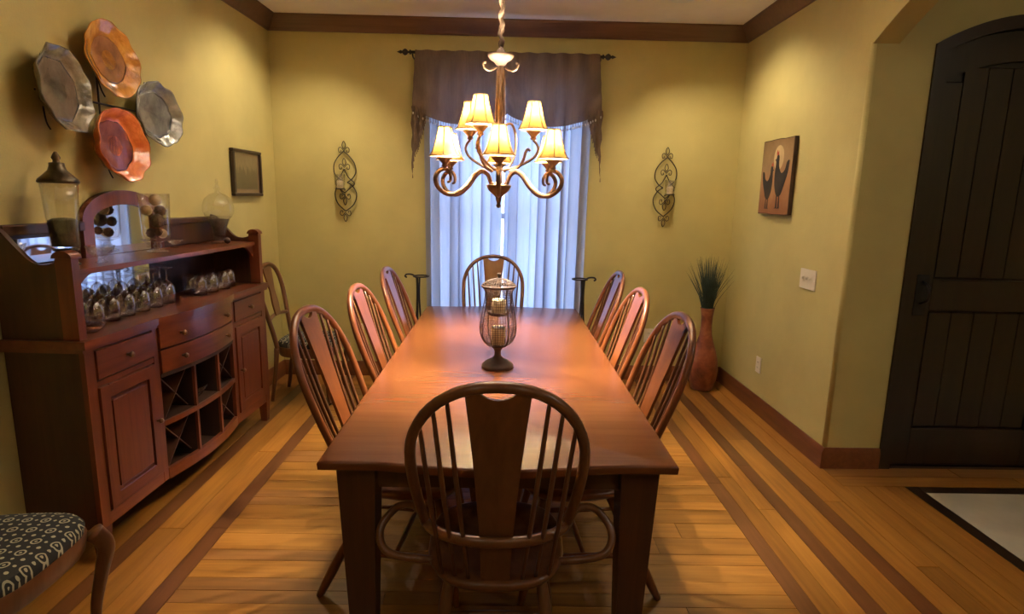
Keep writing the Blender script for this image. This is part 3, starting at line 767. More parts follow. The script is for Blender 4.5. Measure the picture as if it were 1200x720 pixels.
pball('ball', -.022, -.034, .215, .027, 'ball_gold', 'gold ball under the topmost ball in the footed vase')
pball('cone', .006, .034, .212, .030, 'cone_brown', 'brown cone near the rim of the footed vase')
pball('ball', .010, -.006, .268, .030, 'ball_gold', 'gold ball on top of the heap in the footed vase')

j = thing('lidded_jar', 'clear glass jar with domed finial lid and dark filling on the shelf', 'jar', (-1.735, 3.785, SHZ))
MB().lathe([(.052, 0), (.054, .006), (.032, .018), (.030, .03), (.036, .045), (.046, .10), (.068, .155), (.078, .165), (.074, .163), (.062, .15), (.042, .10), (.032, .05), (1e-5, .04)], 28).build('glass_body', 'clear_glass', j, True)
MB().lathe([(1e-5, .045), (.031, .05), (.041, .10), (.060, .148), (1e-5, .152)], 24).build('filling', 'dark_fill', j, True)
MB().lathe([(.078, .166), (.090, .20), (.090, .235), (.075, .275), (.045, .30), (.018, .312), (.012, .325), (.020, .338), (.012, .350), (.007, .366), (.012, .374), (.005, .392), (1e-5, .395)], 28).build('lid', 'clear_glass', j, True)
pc = MB().lathe([(1e-5, -.02), (.012, -.016), (.02, 0), (.014, .014), (1e-5, .02)], 12); obj_at(pc, 'dried_pod', 'cone_brown', (-1.665, 3.735, SHZ+.0205), 'small dried brown pod beside the finial jar', 'ornament')

MB_d = MB().lathe([(.022, 0), (.024, .004), (.012, .012), (.014, .022), (.045, .045), (.056, .075), (.054, .075), (.042, .047), (1e-5, .026)], 24, wob=lambda a, i: 1+.03*cos(8*a))
obj_at(MB_d, 'glass_compote', 'stem_glass', (-1.67, 2.625, SHZ), 'small cut glass footed bowl on the shelf by the mirror', 'bowl')
MB_d = MB().lathe([(.020, 0), (.022, .004), (.010, .010), (.030, .03), (.05, .045), (.048, .046), (.028, .033), (1e-5, .018)], 20)
obj_at(MB_d, 'glass_dish', 'stem_glass', (-1.80, 3.40, SHZ), 'small clear glass dish on the shelf behind the footed vase', 'bowl')

# stemware standing upside down on the worktop
wg = thing('wine_glass', 'stemmed wine glass standing upside down under the mirrored shelf', 'glass', (0, 0, 0), 0, 'upturned wine glasses under the shelf')
MB().lathe([(.033, 0), (.036, .02), (.039, .05), (.036, .085), (.022, .11), (.006, .122), (.008, .12), (.021, .106), (.034, .085), (.037, .05), (.034, .02), (.031, 0)], 18).build('bowl', 'stem_glass', wg, True)
MB().lathe([(.006, .121), (.0038, .135), (.0035, .165), (.005, .180), (.033, .190), (.034, .193), (1e-5, .196)], 16).build('stem_and_foot', 'stem_glass', wg, True)
spots = [(x+.035, y+.09) for x, y in [(-1.80, 2.42), (-1.735, 2.50), (-1.82, 2.53), (-1.745, 2.62), (-1.83, 2.66), (-1.75, 2.735), (-1.835, 2.79), (-1.75, 2.85), (-1.83, 2.91), (-1.755, 2.965), (-1.835, 3.03), (-1.76, 3.085), (-1.83, 3.14)]]
for i, (x, y) in enumerate(spots):
    if i == 0: wg.location = (x, y, WTZ)
    else: copy_tree(wg, None, (x, y, WTZ))
tg = MB().lathe([(.036, 0), (.041, .04), (.040, .075), (.030, .105), (.015, .115), (1e-5, .117), (1e-5, .112), (.028, .100), (.037, .075), (.038, .04), (.034, 0)], 18)
t0 = obj_at(tg, 'stemless_glass', 'stem_glass', (-1.70, 3.45, WTZ), 'stemless glass standing upside down on the sideboard near its far post', 'glass', 'stemless glasses on the sideboard')
for x, y in ((-1.82, 3.44), (-1.725, 3.50), (-1.80, 3.56), (-1.72, 3.63), (-1.74, 3.74), (-1.83, 3.68)):
    q = t0.copy(); COL.objects.link(q); q.location = (x+.035, y+.06, WTZ)
MB_d = MB().lathe([(.03, 0), (.034, .004), (.05, .02), (.06, .035), (.058, .036), (.046, .021), (1e-5, .008)], 24, wob=lambda a, i: 1+.03*cos(10*a))
obj_at(MB_d, 'glass_dish', 'stem_glass', (-1.64, 2.47, WTZ), 'low cut glass dish on the worktop inside the near hutch post', 'bowl')
MB_d = MB().lathe([(.03, 0), (.035, .004), (.06, .03), (.085, .07), (.083, .071), (.056, .032), (1e-5, .010)], 24, wob=lambda a, i: 1+.03*cos(10*a))
obj_at(MB_d, 'glass_bowl', 'stem_glass', (SXF-.06, (cy[1]+cy[2])/2, .4405), 'cut glass bowl in the upper middle cubby of the sideboard', 'bowl')

# ================================================================== CUSHIONED HALL CHAIRS (beside the sideboard)
def hall_chair(label):
    c = thing('side_chair', label, 'chair', group='balloon-back chairs by the left wall')
    SZ = .43
    m = MB(); n = 36; poly = []
    for k in range(n):
        a = 2*PI*k/n; e = .6; ca, sa = cos(a), sin(a)
        x = math.copysign(abs(ca)**e, ca); yv = math.copysign(abs(sa)**e, sa)
        poly.append((x*(.205+.045*(yv+1)/2), yv*.225))
    def stack(rings):
        m = MB(); vs = [(x*s_, y_*s_, z) for z, s_ in rings for x, y_ in poly]; fs = [tuple(reversed(range(n))), tuple((len(rings)-1)*n+i for i in range(n))]
        for r_ in range(len(rings)-1):
            for i in range(n): fs.append((r_*n+i, r_*n+(i+1) % n, (r_+1)*n+(i+1) % n, (r_+1)*n+i))
        return m.add(vs, fs)
    stack([(SZ-.075, .93), (SZ-.06, .97), (SZ-.01, 1.0), (SZ, .985)]).build('seat_rail', 'arm_wood', c, 'auto')
    stack([(SZ, .975), (SZ+.02, .985), (SZ+.038, .94), (SZ+.048, .8), (SZ+.052, .5)]).build('cushion', 'seat_cloth', c, 'auto')
    for sx in (-1, 1):
        p = catmull([(sx*.215, .19, SZ-.03), (sx*.235, .215, SZ-.09), (sx*.225, .20, SZ-.18), (sx*.205, .18, .12), (sx*.205, .185, .04), (sx*.215, .205, 0.012)], 5)
        MB().tube(p, [.033-.020*min(1, i/(len(p)*.75))+(.010 if i > len(p)-3 else 0) for i in range(len(p))], 10).build('front_leg', 'arm_wood', c, True)
        p = catmull([(sx*.17, -.20, SZ-.01), (sx*.172, -.215, .25), (sx*.175, -.25, .012)], 5)
        MB().tube(p, [.02-.006*i/len(p) for i in range(len(p))], 8).build('back_leg', 'arm_wood', c, True)
    H = 1.02
    half = [(.165, SZ-.03), (.17, SZ+.1), (.195, SZ+.25), (.215, SZ+.38), (.20, SZ+.49), (.14, SZ+.56), (.06, SZ+.587), (0, SZ+.59)]
    def yb(z): return -.20-.20*(z-SZ)
    pts = catmull([(-x, yb(z), z) for x, z in half]+[(x, yb(z), z) for x, z in reversed(half[:-1])], 4)
    MB().tube(pts, .017, 10).build('back_frame', 'arm_wood', c, True)
    z1 = SZ+.20
    MB().tube(catmull([(-.185, yb(z1), z1), (0, yb(z1)-.02, z1+.015), (.185, yb(z1), z1)], 5), .014, 8).build('cross_rail', 'arm_wood', c, True)
    m = MB()
    rows = [(SZ+.21, .045), (SZ+.30, .055), (SZ+.40, .04), (SZ+.50, .065), (SZ+.585, .075)]
    for (za, wa), (zb, wb2) in zip(rows, rows[1:]):
        m.add([(-wa, yb(za)-.006, za), (wa, yb(za)-.006, za), (wb2, yb(zb)-.006, zb), (-wb2, yb(zb)-.006, zb), (-wa, yb(za)+.006, za), (wa, yb(za)+.006, za), (wb2, yb(zb)+.006, zb), (-wb2, yb(zb)+.006, zb)], [(0, 1, 2, 3), (7, 6, 5, 4), (0, 3, 7, 4), (1, 5, 6, 2)])
    m.build('splat', 'arm_wood', c)
    return c
h1 = hall_chair('chair with black rosette-patterned cushion and curved legs at the dark end of the sideboard')
h1.location = (-1.57, 1.66, 0); h1.rotation_euler = (0, 0, -PI/2)
copy_tree(h1, None, (-1.46, 4.47, 0), -PI/2, 'chair with black patterned cushion in the corner between sideboard and curtained wall')

# ================================================================== CHANDELIER
CHX, CHY = -.025, 2.98
ch = thing('chandelier', 'bronze two-tier chandelier with nine cream fabric shades above the table', 'chandelier', (CHX, CHY, 1.50))
cz = 1.50
def CP(mb, name, mat, sm=True, parent=None): return mb.build(name, mat, parent or ch, sm)
CP(MB().lathe([(1e-5, 0), (.010, .004), (.012, .014), (.008, .022), (.010, .032), (.014, .04), (.016, .055), (.030, .068), (.050, .085), (.060, .105), (.060, .112), (.048, .115), (.020, .118), (.016, .13)], 24), 'bottom_bowl', 'chandelier_metal')
CP(MB().lathe([(.016, .13), (.012, .16), (.013, .20), (.017, .22), (.013, .24), (.012, .46), (.014, .60), (.018, .64), (.013, .66), (.012, .68)], 14), 'column', 'chandelier_metal')
for k in range(3):
    a = 2*PI*k/3+.5
    CP(MB().tube([(.018*cos(a), .018*sin(a), .24), (.022*cos(a), .022*sin(a), .45), (.018*cos(a), .018*sin(a), .66)], .006, 7), 'column_rod', 'chandelier_metal')
CP(MB().lathe([(.012, .665), (.025, .672), (.030, .682), (.050, .695), (.060, .706), (.062, .715), (.040, .719), (.022, .722), (.020, .735), (.010, .745), (.006, .75)], 24), 'top_dish', 'dish_bronze')
def shade(r, a, zb, parent_list):
    x, y = r*cos(a), r*sin(a)
    cup = CP(MB().lathe([(.006, zb-.052), (.016, zb-.046), (.012, zb-.036), (.020, zb-.026), (.034, zb-.012), (.036, zb-.006), (.028, zb-.004), (.012, zb-.004), (.010, zb+.02)], 16, (x, y, 0)), 'candle_cup', 'chandelier_metal')
    prof = [(.072, 0), (.061, .018), (.051, .043), (.043, .073), (.036, .103), (.031, .128)]
    pr = [(q, z+zb) for q, z in prof]; pr2 = [(q-.0012, z) for q, z in reversed(pr)]
    seg = 24; m = MB(); vs = []; fs = []
    for q, z in pr:
        for k in range(seg): vs.append((x+q*cos(2*PI*k/seg), y+q*sin(2*PI*k/seg), z))
    for i in range(len(pr)-1):
        for k in range(seg): fs.append((i*seg+k, i*seg+(k+1) % seg, (i+1)*seg+(k+1) % seg, (i+1)*seg+k))
    sh = CP(m.add(vs, fs), 'shade', 'shade_cloth')
    for k in range(6):
        b = a+2*PI*k/6; MB().tube([(x+q*1.01*cos(b), y+q*1.01*sin(b), z) for q, z in pr], .0027, 5).build('shade_rib', 'chandelier_metal', sh, True)
    for q, z in (pr[0], pr[-1]): MB().tube([(x+q*cos(2*PI*k/24), y+q*sin(2*PI*k/24), z) for k in range(24)], .0030, 5, closed=True).build('shade_trim', 'chandelier_metal', sh, True)
    CP(MB().lathe([(.006, zb+.02), (.011, zb+.035), (.014, zb+.05), (.010, zb+.07), (.004, zb+.088), (1e-5, zb+.095)], 10, (x, y, 0)), 'bulb', 'bulb_glow')
    plight('bulb_lamp', (x, y, zb+.078), BULB_W, LAMP_COL, .018, ch)
for k in range(6):
    a = PI/6+k*PI/3
    pts = [(.035, .115), (.047, .125), (.062, .158), (.095, .178), (.133, .157), (.177, .105), (.229, .068), (.28, .064), (.325, .095), (.338, .135), (.318, .168), (.285, .178), (.262, .155), (.262, .125), (.276, .118)]
    p3 = catmull([(r*cos(a), r*sin(a), z) for r, z in pts], 4); n = len(p3)
    CP(MB().tube(p3, [.0105 if i < n*.7 else .0105-.005*(i-n*.7)/(n*.3) for i in range(n)], 8), 'lower_arm', 'chandelier_metal')
    shade(.29, a, .236, None)
for a in (math.radians(8), math.radians(238), math.radians(152)):
    pts = [(.012, .185), (.07, .195), (.13, .222), (.172, .25), (.192, .285), (.184, .312), (.166, .33)]
    CP(MB().tube(catmull([(r*cos(a), r*sin(a), z) for r, z in pts], 5), .0065, 8), 'upper_arm', 'chandelier_metal')
    pts = [(.03, .175), (.075, .222), (.098, .28), (.096, .36), (.072, .405), (.038, .40), (.032, .375), (.045, .366)]
    CP(MB().tube(catmull([(r*cos(a+.5), r*sin(a+.5), z) for r, z in pts], 5), .006, 8), 'scroll', 'chandelier_metal')
    pts = [(.05, .178), (.095, .20), (.118, .235), (.128, .27), (.14, .285), (.150, .275)]
    CP(MB().tube(catmull([(r*cos(a-.25), r*sin(a-.25), z) for r, z in pts], 5), [.007]*20+[.006]*6, 8), 'scroll', 'chandelier_metal')
    shade(.166, a, .382, None)
for s_ in (-1, 1):
    CP(MB().tube(catmull([(s_*.02, 0, .66), (s_*.05, 0, .645), (s_*.075, 0, .655), (s_*.082, 0, .675), (s_*.07, 0, .682)], 5), .005, 7), 'scroll', 'chandelier_metal')
# chain inside a gathered cloth sleeve
zc1 = ZC-.03-cz; z = .745; k = 0
while z < zc1-.01:
    rz_ = k*PI/2; m = MB(); m.tube([(.011*cos(t_)*cos(rz_), .011*cos(t_)*sin(rz_), z+.019+.021*sin(t_)) for t_ in [2*PI*i/12 for i in range(12)]], .0028, 6, closed=True)
    CP(m, 'chain_link', 'bronze'); z += .032; k += 1
n = 60; CP(MB().tube([(.006*sin(i*.9), .006*cos(i*1.1), .755+(zc1-.755)*i/n) for i in range(n+1)], [.0075+.004*abs(sin(i*.85)) for i in range(n+1)], 9), 'cord_sleeve', 'sleeve_cloth')
CP(MB().lathe([(.012, zc1-.005), (.05, zc1+.004), (.062, zc1+.02), (.064, zc1+.0295)], 24), 'ceiling_canopy', 'chandelier_metal')

# ================================================================== CURTAINS
RY, RZ = 4.885, 2.645
rod = thing('curtain_rod', 'dark iron curtain rod with spearhead finials above the window', 'curtain rod', (0, RY, RZ))
MB().tube([(-.735, 0, 0), (.745, 0, 0)], .011, 10).build('pole', 'iron', rod, True)
for s_, x0 in ((-1, -.735), (1, .745)):
    m = MB(); pf = [(.011, 0), (.018, .004), (.018, .012), (.008, .016), (.008, .024), (.020, .034), (.026, .048), (.018, .062), (.008, .07), (.014, .08), (.008, .094), (1e-5, .112)]
    m.M = Matrix.Translation((x0, 0, 0)) @ Matrix.Rotation(s_*PI/2, 4, 'Y'); m.lathe(pf, 12); m.build('finial', 'iron', rod, True)
for x0 in (-.725, .735): MB().tube(catmull([(x0, 0, -.012), (x0, .03, -.03), (x0, YB-RY-.006, -.03)], 4), .006, 7).build('bracket', 'iron', rod, True)
def drape(x0t, x1t, x0b, x1b, zt, zb, y0, folds, amp, seed, split=0):
    R = random.Random(seed); ph = [R.uniform(0, 6.28) for _ in range(4)]
    def fn(u, v):
        z = zt+(zb-zt)*v
        # unequal pleats
        uu = u+.018*sin(2*PI*u*3+ph[0])+.010*sin(2*PI*u*5+ph[1])
        x = (x0t+(x1t-x0t)*uu)*(1-v)+(x0b+(x1b-x0b)*uu)*v
        a = amp*(.55+.45*v)*(.75+.35*sin(2*PI*u*2+ph[2]))
        y = y0+a*sin(2*PI*folds*u+ph[3]+.5*sin(3*v))
        x += a*1.6*cos(2*PI*folds*u+ph[3])*min(1, u*8, (1-u)*8)
        return (x, y, z)
    return MB().sheet(260, 14, fn)
cy0 = 4.968
pL = tag(drape(-.665, -.02, -.635, -.03, RZ-.012, .03, cy0, 7.5, .030, 3).build('sheer_curtain', 'curtain_cloth', None, True), 'sheer blue grey curtain panel on the plate-wall half of the window', 'curtain', 'sheer curtain panels')
pR = tag(drape(.0, .685, -.0, .665, RZ-.012, .03, cy0, 8.2, .030, 8).build('sheer_curtain', 'curtain_cloth', None, True), 'sheer blue grey curtain panel on the rooster-picture half of the window', 'curtain', 'sheer curtain panels')
# swagged valance of sheer brown with beaded fringe
va = thing('valance', 'draped sheer brown valance with beaded fringe across the curtain top', 'valance', (.02, RY-.03, RZ))
oV = (.02, RY-.03, RZ)
def vbot(u):  # bottom height along the width: two shallow swags, rising in the middle and at the ends
    s_ = (u*2) % 1.0 if u < 1 else 1.0
    return 2.20-.105*sin(PI*s_)**.8+.03*abs(2*u-1)
def vfn(u, v):
    s_ = (u*2) % 1.0 if u < 1 else 1.0
    x = (-.70+1.425*u)*(1-v)+(-.73+1.49*u)*v
    z = RZ+.012+(vbot(u)-RZ-.012)*v
    y = RY-.034+.014*sin(2*PI*11*u+2.0*v*sin(PI*s_))*(.35+.65*(1-v))+.020*sin(22*(v-.55*sin(PI*s_)*v+.3*s_))*(.3+.7*v)*(1-.5*v)-.035*sin(PI*v)*sin(PI*s_)
    return (x, y, z)
MB().sheet(150, 16, vfn).build('swag', 'valance_cloth', va, True, off=oV)
for s_, xs in ((-1, -.735), (1, .765)):
    def tfn(u, v, s_=s_, xs=xs):
        x = xs-s_*(.0+.115*u); zb = 1.72+.42*u**.7+.02*sin(9*u)
        z = 2.24+(zb-2.24)*v
        return (x+.006*sin(20*v), RY-.035+.02*sin(2*PI*2.6*u+2*v), z)
    MB().sheet(30, 12, tfn).build('tail', 'valance_cloth', va, True, off=oV)
    m = MB()
    for i in range(14):
        u = i/14; p = tfn(u, 1.0); m.tube([(p[0], p[1], p[2]+.002), (p[0], p[1], p[2]-.028)], [.002, .004], 5)
    tag(m.build('tail_fringe', 'valance_cloth', va, True, off=oV), kind='stuff')
m = MB(); m2 = MB()
for i in range(76):
    u = (i+.5)/76; p = vfn(u, 1.0); m.tube([(p[0], p[1], p[2]+.002), (p[0], p[1], p[2]-.022)], .0018, 5); m2.sphere((p[0], p[1], p[2]-.032), .0065, 6, 4, (1, 1, 1.7))
tag(m.build('fringe_cord', 'valance_cloth', va, True, off=oV), kind='stuff'); tag(m2.build('fringe_beads', 'fringe_bead', va, True, off=oV), kind='stuff')

# iron stands beside the curtains
def stand(x, y, s_, label):
    c = thing('iron_stand', label, 'stand', (x, y, 0), 0, 'iron stands beside the curtains')
    for k in range(3):
        a = 2*PI*k/3+.4
        MB().tube(catmull([(.16*cos(a), .16*sin(a), .006), (.085*cos(a), .085*sin(a), .22), (.03*cos(a), .03*sin(a), .5), (.010*cos(a), .010*sin(a), .75), (.014*cos(a), .014*sin(a), .92)], 5), .007, 7).build('leg', 'iron', c, True)
    MB().tube([(.06*cos(2*PI*k/24)-.025*s_, .06*sin(2*PI*k/24), .925) for k in range(24)], .006, 7, closed=True).build('ring', 'iron', c, True)
    MB().tube(catmull([(0, 0, .90), (.04*s_, 0, .935), (.085*s_, -.01, .94), (.10*s_, -.01, .925), (.085*s_, -.01, .915)], 5), .007, 7).build('scroll', 'iron', c, True)
stand(-.67, 4.70, -1, 'thin black iron stand at the curtain edge toward the plate wall')
stand(.645, 4.70, 1, 'thin black iron stand at the curtain edge toward the tall vase')

# ================================================================== WALL PIECES
def arrow(m, cx, y, cz_, s_):   # fleur-de-lis in the XZ plane; s_=1 points up
    k = .00113
    m.tube(catmull([(cx, y, cz_), (cx+s_*13*k, y, cz_+s_*25*k), (cx, y, cz_+s_*55*k), (cx-s_*13*k, y, cz_+s_*25*k), (cx, y, cz_)], 5), .0032, 6)
    for q in (-1, 1):
        m.tube(catmull([(cx, y, cz_-s_*12*k), (cx+q*22*k, y, cz_+s_*12*k), (cx+q*38*k, y, cz_+s_*2*k), (cx+q*34*k, y, cz_-s_*22*k), (cx+q*20*k, y, cz_-s_*20*k), (cx+q*22*k, y, cz_-s_*8*k)], 5), .0030, 6)
def sconce(x, zc_, s_, label):
    c = thing('wall_sconce', label, 'sconce', (x, YB, zc_), 0, 'scrolled iron sconces on the back wall'); k = .00113; y = -.022
    def q(px_, pz_): return (s_*(px_-210)*k, y, (380-pz_)*k)
    fr = MB()
    fr.tube(catmull([q(205, 165), q(165, 205), q(135, 255), q(132, 310), q(150, 345), q(185, 372)], 5), .0046, 7)
    fr.tube(catmull([q(205, 165), q(250, 205), q(284, 258), q(288, 315), q(262, 358), q(225, 385)], 5), .0046, 7)
    fr.tube(catmull([q(185, 400), q(150, 425), q(134, 475), q(155, 540), q(210, 592)], 5), .0046, 7)
    fr.tube(catmull([q(225, 385), q(262, 410), q(292, 468), q(270, 540), q(210, 592)], 5), .0046, 7)
    fr.tube(catmull([q(205, 290), q(235, 350), q(278, 392), q(240, 430), q(205, 460)], 4), .0040, 6)
    fr.tube(catmull([q(205, 290), q(175, 345), q(140, 385), q(170, 430), q(205, 460)], 4), .0040, 6)
    fr.build('scroll_frame', 'sconce_iron', c, True)
    for pz_, d in ((150, 1), (268, 1), (492, -1), (612, -1)):
        m = MB(); p = q(207, pz_); arrow(m, p[0], y, p[2], d); m.build('fleur_ornament', 'sconce_iron', c, True)
    for px_, pz_ in ((205, 330), (205, 440)): MB().tube([q(px_, pz_), (q(px_, pz_)[0], -.001, q(px_, pz_)[2])], .004, 6).build('wall_peg', 'sconce_iron', c, True)
    cx_ = q(185, 0)[0]; cyy = -.075; zb = (380-432)*k
    MB().tube(catmull([q(205, 470), (q(205, 470)[0], -.05, (380-475)*k), (cx_, cyy, zb-.004)], 5), .0046, 6).build('cup_arm', 'sconce_iron', c, True)
    MB().lathe([(1e-5, 0), (.03, .001), (.042, .006), (.043, .009), (.03, .004), (1e-5, .004)], 20, (cx_, cyy, zb-.006)).build('cup_plate', 'sconce_iron', c, True)
    MB().lathe([(.034, 0), (.040, .03), (.043, .115), (.0415, .115), (.0385, .03), (1e-5, .003)], 20, (cx_, cyy, zb)).build('glass_cup', 'stem_glass', c, True)
    cn = thing('candle', 'ivory candle in the glass cup of the sconce nearer the %s' % ('framed tree picture' if s_ > 0 else 'tall rust vase'), 'candle', (x+cx_, YB+cyy, zc_+zb+.0035))
    MB().lathe([(.024, 0), (.025, .004), (.025, .058), (.020, .062), (1e-5, .060)], 16).build('wax', 'candle_wax', cn, True); MB().tube([(0, 0, .059), (.001, 0, .07)], .0012, 5).build('wick', 'iron', cn)
sconce(-1.305, 1.655, 1, 'scrolled iron candle sconce on the back wall nearer the plates')
sconce(1.335, 1.665, -1, 'scrolled iron candle sconce on the back wall nearer the tall vase')

# rooster board on the right wall
rb_ = thing('rooster_picture', 'weathered wooden board painted with two dark chickens on the right wall', 'picture', (XR, 4.245, 1.735))
bw, bh = .235, .262; rng = random.Random(4)
edge = []
for k in range(11): edge.append((-bw+2*bw*k/10, -bh+(.006*rng.random() if 0 < k < 10 else .004)))
for k in range(11): edge.append((bw-2*bw*k/10, bh-(.006*rng.random() if 0 < k < 10 else .004)))
tR = NT('rooster_ground'); v = tR.coords(); s2 = tR.new('ShaderNodeSeparateXYZ'); tR.link(v, s2.inputs[0])
n = tR.noise(v, 7, 4, .6); f = tR.math('ADD', tR.math('MULTIPLY', tR.math('ADD', s2.outputs[2], .26), 1.5), tR.math('MULTIPLY', tR.math('SUBTRACT', n, .5), .55))
tR.link(tR.ramp(f, [(.08, (.26, .10, .035)), (.30, (.36, .17, .07)), (.55, (.30, .19, .085)), (.8, (.19, .11, .04))]), tR.b.inputs['Base Color']); tR.set(Roughness=.6)
paint('board_edge', (.05, .025, .015), .7)
paint('hen_dark', (.028, .02, .016), .7, .3); paint('hen_red', (.42, .07, .03), .7); paint('sun_pale', (.55, .40, .20), .7, .15)
MB().prism(edge, -.030, -.004, 'X').build('board', 'board_edge', rb_)
MB().prism([(a*.975, b*.98) for a, b in edge], -.0315, -.030, 'X').build('painted_face', 'rooster_ground', rb_)
MB().prism([(-.03+.075*cos(2*PI*k/24), .13+.085*sin(2*PI*k/24)) for k in range(24)], -.0322, -.0315, 'X').build('pale_glow', 'sun_pale', rb_)
def hen(cx, cz_, sc_, flip, name):
    # outline, wall seen from the room: +u is away from the camera
    o_ = [(-.05, -.02), (-.075, .03), (-.085, .09), (-.06, .085), (-.045, .05), (-.01, .035), (.02, .07), (.025, .115), (.045, .13), (.055, .105), (.07, .10), (.055, .09), (.06, .03), (.05, -.03), (.02, -.075), (-.02, -.07)]
    pts = catmull([(a*sc_*flip+cx, b*sc_+cz_, 0) for a, b in o_], 3, True)
    h_ = MB().prism([(p.x, p.y) for p in pts], -.0330, -.0322, 'X').build(name, 'hen_dark', rb_)
    MB().prism([(cx+flip*sc_*a, cz_+sc_*b) for a, b in ((.03, .125), (.034, .145), (.042, .135), (.05, .15), (.056, .132), (.05, .12))], -.0334, -.0330, 'X').build('comb', 'hen_red', h_)
    for d in (-.008, .018):
        MB().prism([(cx+flip*sc_*(d-.003), cz_-sc_*.07), (cx+flip*sc_*(d+.003), cz_-sc_*.07), (cx+flip*sc_*(d+.003), cz_-sc_*.13), (cx+flip*sc_*(d+.018), cz_-sc_*.135), (cx+flip*sc_*(d-.012), cz_-sc_*.135)], -.0334, -.0328, 'X').build('hen_leg', 'hen_dark', h_)
hen(.105, -.065, 1.15, -1, 'hen'); hen(-.075, -.025, 1.42, 1, 'rooster')

# small framed picture of trees on the left wall
fp_ = thing('framed_picture', 'small dark-framed picture of pale tree trunks on the left wall', 'picture', (XL, 4.50, 1.69))
fw_, fh_ = .225, .165
for u0, u1, z0, z1 in ((-fw_, fw_, -fh_, -fh_+.022), (-fw_, fw_, fh_-.022, fh_), (-fw_, -fw_+.022, -fh_+.022, fh_-.022), (fw_-.022, fw_, -fh_+.022, fh_-.022)):
    MB().bbox(.002, .030, u0, u1, z0, z1, .004).build('frame_bar', 'frame_black', fp_)
tP = NT('tree_print'); v = tP.coords(); s2 = tP.new('ShaderNodeSeparateXYZ'); tP.link(v, s2.inputs[0])
wv = tP.noise(tP.coords((1, 16, 1.3)), 1.6, 3)
hgt = tP.math('ADD', tP.math('MULTIPLY', s2.outputs[2], 3.2), tP.math('MULTIPLY', wv, .9))
tP.link(tP.ramp(hgt, [(.15, (.085, .07, .045)), (.50, (.115, .095, .065)), (.62, (.30, .22, .15)), (.8, (.24, .16, .10))]), tP.b.inputs['Base Color']); tP.set(Roughness=.35)
paint('mat_brown', (.30, .19, .13), .7)
MB().box(.004, .012, -fw_+.02, fw_-.02, -fh_+.02, fh_-.02).build('mat_board', 'mat_brown', fp_)
MB().box(.012, .0135, -fw_+.055, fw_-.055, -fh_+.05, fh_-.045).build('print', 'tree_print', fp_)
MB().box(.016, .018, -fw_+.021, fw_-.021, -fh_+.021, fh_-.021).build('glazing', 'clear_glass', fp_)

# glass wall plates
PX = XL+.065
def plate(y, z, ry, rz2, prof_w, mat, mat_c, label, tilt, crad=.62, depth=.035):
    c = thing('glass_plate', label, 'plate', (PX, y, z), 0, 'art glass plates on the left wall')
    c.rotation_euler = tilt
    def ring(s_, d, seg=64):
        return [(d+(.004*sin(9*a)*s_ if s_ > .8 else 0), ry*s_*prof_w(a)*cos(a), rz2*s_*prof_w(a)*sin(a)) for a in [2*PI*k/seg for k in range(seg)]]
    def dish(levels):
        m = MB(); vs = []
        for s_, d in levels: vs += ring(s_, d)
        fs = []
        for i in range(len(levels)-1):
            for k in range(64): fs.append((i*64+k, i*64+(k+1) % 64, (i+1)*64+(k+1) % 64, (i+1)*64+k))
        fs.append(tuple(range((len(levels)-1)*64, len(levels)*64))); fs.append(tuple(reversed(range(64))))
        return m.add(vs, fs)
    dish([(crad, -.006), (.82, .004), (1.0, depth-.006), (1.0, depth), (.97, depth-.001), (.80, .016), (crad, .004)]).build('rim', mat, c, True)
    dish([(crad*.985, .002), (crad*.985, .006), (crad*.9, .005), (crad*.4, .004)]).build('well', mat_c, c, True)
def octo(a): return 1/max(abs(cos((a+PI/8) % (PI/4)-PI/8)), .1)*cos(PI/8)*1.03
def pointy(a): return 1+.09*max(0, cos(2*(a-PI/2)))**4+.02*cos(6*a)+.012*cos(14*a)
def wavy(a): return 1+.022*cos(8*a)+.015*cos(13*a)
def leafy(a): return 1+.03*cos(5*a+1)+.02*cos(11*a)
plate(2.675, 1.962, .170, .182, octo, 'plate_smoke', 'plate_centre_smoke', 'smoky octagonal glass plate, the only angular plate of the wall group', (0, -.10, .08), .74, .045)
plate(3.015, 2.155, .178, .165, pointy, 'plate_amber', 'plate_centre_brown', 'amber orange glass plate, topmost of the wall group', (0, -.12, -.05))
plate(3.345, 1.95, .180, .166, wavy, 'plate_grey', 'plate_grey', 'grey green oval glass plate nearest the framed tree picture', (0, -.08, -.08), .72, .04)
plate(3.0, 1.76, .184, .172, leafy, 'plate_red', 'plate_centre_red', 'bright red orange glass plate, lowest of the wall group', (0, -.10, .0), .70, .06)
rk = thing('plate_rack', 'thin iron wire rack holding the four glass plates', 'rack', (XL, 3.0, 1.955))
MB().tube([(.012, 0, -.30), (.012, 0, .32)], .005, 6).build('upright', 'iron', rk, True); MB().tube([(.012, -.38, 0), (.012, .36, 0)], .005, 6).build('crossbar', 'iron', rk, True)
for y_, z_ in ((-.36, 0), (0, .19), (.315, 0), (0, -.19)):
    for d in (-.16, .155): MB().tube(catmull([(.012, y_*.96, z_+d*.4), (.03, y_, z_+d*.8), (.045, y_, z_+d*1.0)], 4), .0035, 6).build('hook', 'iron', rk, True)

